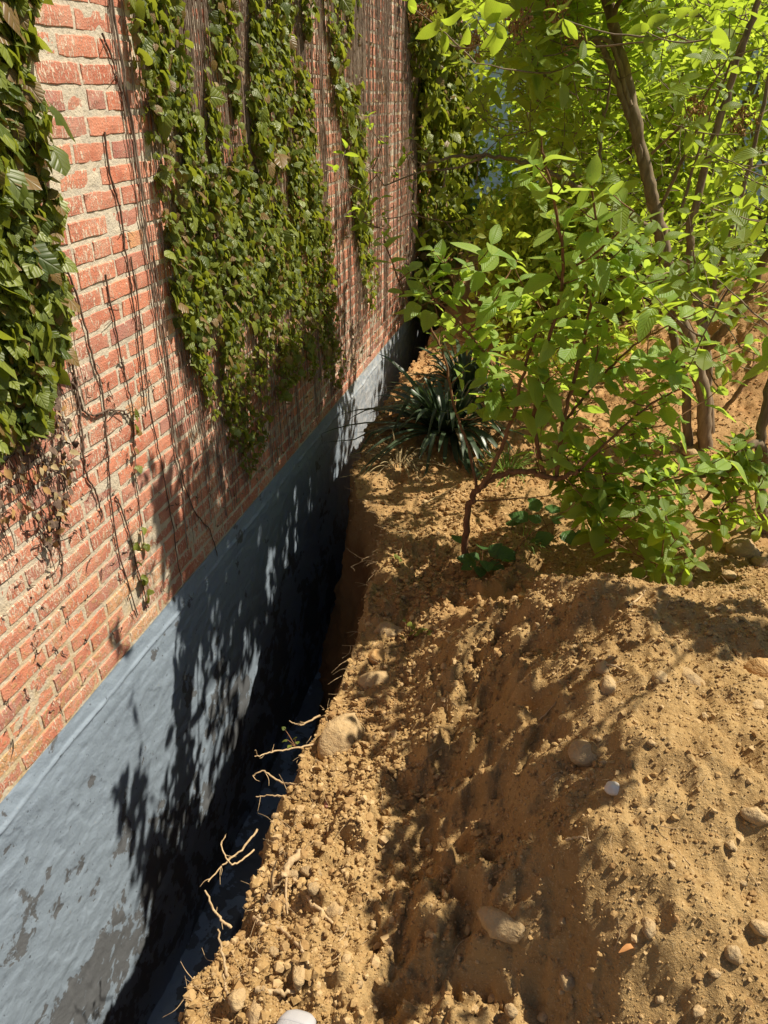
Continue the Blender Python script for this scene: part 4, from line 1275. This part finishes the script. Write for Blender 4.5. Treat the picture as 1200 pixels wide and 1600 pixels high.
stone('dark lump at lower right of the heap', 1143, 1490, .045, 'stone_grey', (.8, 1, .9), .2, 0, 28, ang=1)
stone('small lump near the right edge low on the heap', 1190, 1450, .045, 'stone', (1, .8, .7), .3, 0, 29, ang=1)
stone('pale pebble low on the right slope', 1117, 1520, .018, 'stone', (1.2, .8, .7), .2, 0, 30)
stone('round pebble on the sunny slope right of the quartz', 1140, 1320, .026, 'stone', (.9, 1, .7), .25, 0, 31)
stone('lump of soil at the upper right slope near the edge', 1178, 1275, .055, 'stone', (1, .8, .8), .3, 0, 32, ang=1)
stone('pale round stone beyond the trunks at the far soil', 1050, 704, .06, 'stone', (1, .9, .8), .2, 0, 33)
stone('second pale stone beside the trunk foot on far soil', 1078, 708, .07, 'stone', (1.2, .9, .6), .2, 0, 34)
stone('tan lump beside the pale grey shoe', 405, 1590, .065, 'stone', (.9, 1, .7), .2, .3, 35, ang=1)
stone('tan cobble between roots at the lower left rim', 372, 1562, .05, 'stone', (.9, 1, .75), .2, .3, 36, ang=1)
stone('long tan clod under the forked root', 470, 1520, .075, 'stone', (.5, 1.1, .5), .25, .15, 37, ang=1)
for k, (u, v, s) in enumerate([(560, 1180, .022), (620, 1240, .02), (600, 1330, .018), (545, 1330, .022), (470, 1300, .026), (430, 1275, .024), (500, 1230, .02), (640, 1160, .02), (690, 1060, .024), (585, 1500, .02),
                               (560, 1540, .022), (540, 1500, .024), (440, 1330, .025), (430, 1490, .03), (455, 1550, .028), (770, 1560, .022), (740, 1575, .024), (800, 1580, .03), (850, 1590, .026), (880, 1440, .02),
                               (1100, 1120, .02), (1050, 1350, .016), (1160, 1380, .016), (1030, 1560, .02), (1090, 1580, .024)]):
    stone('small dusty pebble loose on the soil', u, v, s, ('stone', 'stone_grey', 'stone')[k % 3], (1, .85, .75), .2, k * .7, 50 + k % 9, 'loose pebbles scattered on the soil', 'pebble', 'pebble')

# ------------------------------------------------------------------ roots and sticks
def root_obj(label, px, r, mat='root', lift=.006, name='root', cat='root', forks=2, dz=None):
    """px: photo pixels on the soil, optional third value lifts it; points past the rim hang in the air at the given height"""
    P = []
    for q in px:
        if len(q) == 4:        # explicit: pixel + world height
            p = ground_at(q[0], q[1], q[3])
        else:
            p = hit(q[0], q[1]); p = p + np.array([0, 0, lift + (q[2] if len(q) > 2 else 0)])
        P.append(p)
    P = smooth(P, 7)
    P[1:-1] += RNG.normal(0, r * .35, (len(P) - 2, 3))
    o = P[0].copy()
    b = MB(); b.tube(P, [r, r * .75, r * .5], 8, wob=.09)
    root = empty(name, o, label, cat)
    b.build('main_root' if name == 'root' else 'stick', M[mat], root, o)
    if forks:
        for k in range(forks):
            f = MB()
            i = RNG.integers(len(P) // 4, len(P))
            d = nrm(RNG.normal(0, 1, 3) * [1, 1, .5]) * r * RNG.uniform(5, 14)
            q = smooth([P[i], P[i] + d * .5 + RNG.normal(0, r * .8, 3), P[i] + d], 4)
            f.tube(q, [r * .4, r * .15], 5)
            f.build('side_root', M[mat], root, o)
    return root
root_obj('thick pale root running down the lower left rim', [(467, 1332), (442, 1374), (420, 1405), (408, 1440)], .011, lift=.010, forks=2)
root_obj('forked root bending from the thick root over the clods', [(398, 1438), (412, 1450), (440, 1456), (470, 1488), (482, 1512)], .0058, lift=.012)
root_obj('short straight stick ending at the egg shaped stone', [(459, 1377), (490, 1415), (522, 1448)], .0065, 'root', .010, 'stick', 'stick', 0)
root_obj('bare twig poking over the trench at lower left', [(362, 1455, .01), (340, 1430, 0, .02), (320, 1391, 0, .05)], .0042)
root_obj('upright pale twig at the lower left rim', [(357, 1532, .01), (350, 1500, 0, .07), (340, 1452, 0, .09)], .0045)
root_obj('short cut green twig at the lower left rim', [(358, 1562, .01), (352, 1540, 0, .07), (349, 1522, 0, .08)], .0036, forks=0)
root_obj('branching root reaching over the trench in front of tar wall', [(402, 1298, .0), (380, 1325, 0, .0), (352, 1348, 0, .01), (325, 1378, 0, .02)], .0034, forks=4)
root_obj('thin crooked root above the branching one', [(397, 1330, .0), (372, 1348, 0, .0), (357, 1346, 0, .03), (346, 1320, 0, .05), (354, 1303, 0, .06)], .0028)
root_obj('thin root hanging over the trench beside the big stone', [(500, 1120, 0), (470, 1133, 0, .02), (452, 1126, 0, .03)], .0036, forks=3)
root_obj('long thin root over the trench left of the big stone', [(492, 1165, 0), (455, 1170, 0, .0), (425, 1175, 0, .01), (398, 1182, 0, .02)], .0036, forks=4)
root_obj('curved root dangling at the rim below the big stone', [(465, 1228, 0), (440, 1222, 0, .0), (412, 1205, 0, .01), (395, 1212, 0, .0)], .0038, forks=3)
root_obj('wiry root at the rim above the branching one', [(455, 1250, 0), (430, 1243, 0, .01), (400, 1245, 0, .0)], .0032, forks=3)
root_obj('knotty root crossing the clods near the shoe', [(402, 1550), (430, 1553), (462, 1553)], .0085, lift=.008, forks=1)
root_obj('thin root wandering at the lower left corner', [(345, 1575, .0), (332, 1545, 0, -.03), (312, 1552, 0, -.06)], .003, forks=4)
root_obj('spidery root in the shade of the lower left bank', [(345, 1510, .0), (325, 1540, 0, -.08), (298, 1548, 0, -.10)], .0028, forks=4)
root_obj('fine root tuft hanging from the far bank face', [(585, 868, 0), (565, 872, 0, -.05), (540, 856, 0, -.08)], .0026, forks=6)
root_obj('second fine root tuft on the far bank face', [(586, 880, 0), (570, 876, 0, -.06), (548, 886, 0, -.09)], .0024, forks=6)
root_obj('small dry root forking on the bank top', [(625, 866), (634, 842), (638, 832), (606, 838, .01)], .003, 'straw', .008, forks=3)
root_obj('thin root across the crest of the heap', [(928, 1032), (945, 1040), (975, 1050)], .0045, lift=.006, forks=0)
root_obj('root fragment on the shaded upper heap', [(982, 950), (1000, 935), (1008, 925)], .004, 'root', .006, forks=0)
root_obj('long thin root lying up the left side of the heap', [(820, 995), (850, 980), (868, 970)], .003, lift=.005, forks=1)
root_obj('white thin rootlet on the left edge of the heap', [(842, 1128), (856, 1115), (868, 1100)], .0026, lift=.008, forks=1)
root_obj('curly white rootlet by the hollow of the heap', [(884, 1317), (905, 1313), (920, 1320)], .003, lift=.01, forks=1)
root_obj('tiny pale rootlet in the shaded hollow', [(600, 1293), (612, 1294), (620, 1288)], .0026, lift=.006, forks=0)
root_obj('thin upright rootlet at the top of the hollow', [(593, 1225), (597, 1245), (597, 1262)], .0022, lift=.006, forks=0)
root_obj('wispy roots in the crumbs near the bottom', [(530, 1475), (540, 1462), (545, 1450)], .0022, lift=.010, forks=3)
root_obj('thin root trailing down the shaded slope', [(690, 1170), (668, 1185), (655, 1200)], .0022, lift=.006, forks=1)
root_obj('thin brown stick lying behind the heap below the shrub', [(800, 868), (830, 838), (868, 818), (905, 806)], .0045, 'twig', .012, 'stick', 'stick', 1)
root_obj('dry stick lying on the bank in front of straps', [(658, 792), (690, 776), (712, 762)], .0035, 'straw', .012, 'stick', 'stick', 0)
root_obj('twisted root stuck in the far spoil heap', [(1178, 560), (1172, 590), (1155, 620)], .010, 'twig', .03, forks=0)

lf = leaf_template(.7, 4, .5, .6, .1, 3)
o = link('dead_leaf', mesh_np('dead_leaf', lf[0] * .03, lf[1], M['dryleaf'], np.full(len(lf[0]), .5), lf[2]), None, 'curled orange dead leaf low on the shaded heap', 'dead leaf')
o.location = hit(990, 1482) + np.array([0, -.01, .012]); o.rotation_euler = (.5, .6, 1.9)

# ------------------------------------------------------------------ loose crumbs and clods (uncountable)
def clods():
    V = SOILV
    n, m, _ = V.shape
    js = RNG.integers(0, n - 1, 260000); is_ = RNG.integers(58, m - 14, 260000)
    P = V[js, is_]
    u, v, zc = project(P)
    ok = (u > -40) & (u < 1240) & (v > 440) & (v < 1640)
    P, u, v, zc = P[ok], u[ok], v[ok], zc[ok]
    dens = .30 + .9 * np.clip(vnoise(P * 2.6, 501) * .8 + vnoise(P * 8, 502) * .6, 0, 1)
    dens += .55 * np.exp(-((P[:, 0] - 1.02) / .17) ** 2) * (P[:, 1] < 1.9)
    dens *= np.where((np.abs(P[:, 0] - 1.33) < .15) & (P[:, 1] > 1.1) & (P[:, 1] < 2.4), .6, 1)
    dens *= np.where(P[:, 1] > 3.2, .5, 1)
    k = RNG.random(len(P)) < dens
    P, zc = P[k], zc[k]
    if len(P) > 68000:
        P, zc = P[:68000], zc[:68000]
    N = len(P)
    size = .0021 * (1 + RNG.pareto(2.4, N)) * np.clip(zc / 1.9, .8, 2.5)
    size = np.where(P[:, 0] > 1.45, np.clip(size * .8, .0018, .0075), np.clip(size, .0018, .0125))
    ico = []
    a = (1 + 5 ** .5) / 2
    iv = nrm(np.array([(-1, a, 0), (1, a, 0), (-1, -a, 0), (1, -a, 0), (0, -1, a), (0, 1, a), (0, -1, -a), (0, 1, -a), (a, 0, -1), (a, 0, 1), (-a, 0, -1), (-a, 0, 1)], float))
    it = np.array([(0, 11, 5), (0, 5, 1), (0, 1, 7), (0, 7, 10), (0, 10, 11), (1, 5, 9), (5, 11, 4), (11, 10, 2), (10, 7, 6), (7, 1, 8), (3, 9, 4), (3, 4, 2), (3, 2, 6), (3, 6, 8), (3, 8, 9), (4, 9, 5), (2, 4, 11), (6, 2, 10), (8, 6, 7), (9, 8, 1)])
    VV = iv[None] * (1 + RNG.normal(0, .24, (N, 12, 1))) * size[:, None, None] * np.stack([RNG.uniform(.8, 1.25, N), RNG.uniform(.8, 1.25, N), RNG.uniform(.6, 1.0, N)], -1)[:, None, :]
    ang = RNG.uniform(0, 6.28, N); c, s = np.cos(ang)[:, None], np.sin(ang)[:, None]
    VV = np.stack([VV[..., 0] * c - VV[..., 1] * s, VV[..., 0] * s + VV[..., 1] * c, VV[..., 2]], -1) + P[:, None, :] + np.array([0, 0, 1.0]) * (size * .35)[:, None, None]
    FF = it[None] + (np.arange(N) * 12)[:, None, None]
    me = mesh_np('soil_crumbs', VV.reshape(-1, 3), FF.reshape(-1, 3), M['clod'], np.repeat(RNG.random(N), 12), None, False)
    link('soil_crumbs', me, None, 'loose crumbs and clods of ochre soil all over the heap', 'soil crumbs', None, 'stuff')
clods()
def root_hairs():
    b = MB()
    for k in range(560):
        if RNG.random() < .65:
            y = RNG.uniform(.75, 3.4); x = float(rim_x(np.array([y]))[0]) + RNG.uniform(-.02, .14)
        else:
            y = RNG.uniform(.9, 3.3); x = RNG.uniform(.95, 2.3)
        z = float(height(x, y)[0])
        a = np.array([x, y, z])
        d = nrm(RNG.normal(0, 1, 3) * [1, 1, .25] + [-.3, 0, .05]) * RNG.uniform(.015, .075)
        P = smooth([a, a + d * .5 + [0, 0, .006] + RNG.normal(0, .005, 3), a + d + RNG.normal(0, .006, 3)], 4)
        P[:, 2] = np.maximum(P[:, 2], height(P[:, 0], P[:, 1]) * (P[:, 0] > rim_x(P[:, 1])) + (-9) * (P[:, 0] <= rim_x(P[:, 1])) + .001)
        b.tube(P, [RNG.uniform(.0006, .0013), .0004], 4, cap=False)
    b.build('root_hairs', M['root'], None, label='fine pale root hairs scattered over the soil and trench rim', cat='root hairs', kind='stuff')
root_hairs()

# ------------------------------------------------------------------ the photographer's shoe
def shoe():
    tip = ground_at(474, 1580, .16)
    tip = tip + np.array([0, 0, 0])
    gz = .125
    base = np.array([tip[0], tip[1] - .14, gz])
    root = empty('shoe', base, 'pale grey rubber toe of a shoe at the bottom edge', 'shoe')
    L = .285
    def ring(t, w, h0, h1, flat=.25):
        y = tip[1] - L * t
        pts = []
        for a in np.linspace(0, 2 * math.pi, 20, endpoint=False):
            c, s = math.cos(a), math.sin(a)
            x = w * np.sign(c) * abs(c) ** .7
            z = (h0 + h1) / 2 + (h1 - h0) / 2 * np.sign(s) * abs(s) ** .75
            pts.append((tip[0] + x - .012 * math.sin(t * 3), y, gz + z))
        return pts
    def loft(rows):
        V = np.array([ring(*q) for q in rows]).reshape(-1, 3)
        n, m = len(rows), 20
        F = [(i * m + j, i * m + (j + 1) % m, (i + 1) * m + (j + 1) % m, (i + 1) * m + j) for i in range(n - 1) for j in range(m)]
        return V - base, np.array(F)
    sole = loft([(0.0, .004, .008, .02), (.01, .022, .003, .026), (.05, .036, 0, .028), (.15, .045, 0, .028), (.35, .047, 0, .026), (.6, .036, 0, .028), (.85, .035, 0, .034), (.97, .026, .002, .034), (1.0, .004, .008, .03)])
    up = loft([(.006, .004, .02, .03), (.015, .020, .016, .040), (.05, .033, .014, .052), (.12, .040, .014, .060), (.25, .042, .014, .070), (.4, .038, .014, .088), (.55, .034, .014, .100), (.75, .032, .014, .098), (.92, .028, .014, .105), (.985, .016, .016, .095), (.99, .003, .03, .06)])
    cap = loft([(-.002, .004, .022, .030), (.008, .023, .014, .042), (.04, .0345, .012, .052), (.09, .0395, .012, .0585), (.12, .0415, .012, .0615), (.125, .0405, .013, .0605)])
    link('sole', mesh_np('sole', *sole, M['rubber']), root)
    link('upper', mesh_np('upper', *up, M['knit']), root)
    link('toe_cap', mesh_np('toe_cap', *cap, M['rubber']), root)
    for k in range(5):
        y = tip[1] - L * (.27 + .06 * k); zt = gz + .074 + .006 * k
        b = MB(); b.tube(smooth([(tip[0] - .026, y, zt - .006), (tip[0] - .01, y - .004, zt + .004), (tip[0] + .012, y - .004, zt + .004), (tip[0] + .022, y, zt - .006)], 5), .0028, 6)
        b.build('lace', M['rubber'], root, base)
shoe()

# ------------------------------------------------------------------ white house glimpsed through the leaves
def house():
    base = np.array([4.0, 17.0, 0.0])
    root = empty('house', base, 'white clapboard house glimpsed through the leaves at the back', 'house')
    x0, x1, y0, y1, zt = -3.0, 13.0, 17.0, 25.0, 6.2
    wl = MB(); wl.box((x0, y0, -.1), (x1, y1, zt)); wl.build('wall', M['siding'], root, base, False)
    sb = MB()
    for k in range(int(zt / .14)):
        z = .14 * k + .02
        V = np.array([[x0, y0 - .002, z + .14], [x1, y0 - .002, z + .14], [x1, y0 - .022, z], [x0, y0 - .022, z], [x0, y0 - .002, z], [x1, y0 - .002, z]])
        sb.add(V, [[0, 3, 2, 1], [3, 4, 5, 2]])
    sb.build('clapboards', M['siding'], root, base, False, kind='stuff')
    for xc in (-2.3, 1.6, 5.3, 8.0, 10.8):
        for zc in (1.7, 4.4):
            f = MB()
            for lo, hi in (((xc - .52, y0 - .07, zc - .82), (xc - .42, y0 - .021, zc + .82)), ((xc + .42, y0 - .07, zc - .82), (xc + .52, y0 - .021, zc + .82)),
                           ((xc - .42, y0 - .068, zc + .72), (xc + .42, y0 - .021, zc + .82)), ((xc - .42, y0 - .085, zc - .82), (xc + .42, y0 - .021, zc - .72)), ((xc - .42, y0 - .06, zc - .03), (xc + .42, y0 - .021, zc + .03))):
                f.box(lo, hi)
            w = f.build('window', M['trim'], root, base, False)
            p = MB(); p.box((xc - .42, y0 - .045, zc - .72), (xc + .42, y0 - .025, zc + .72)); p.build('pane', M['pane'], w, base, False)
    r = MB()
    r.add(np.array([[x0 - .4, y0 - .5, zt], [x1 + .4, y0 - .5, zt], [x1 + .4, (y0 + y1) / 2, zt + 3], [x0 - .4, (y0 + y1) / 2, zt + 3], [x1 + .4, y1 + .5, zt], [x0 - .4, y1 + .5, zt]]), [[0, 1, 2, 3], [3, 2, 4, 5], [0, 5, 4, 1]])
    r.build('roof', M['roof'], root, base, False)
house()
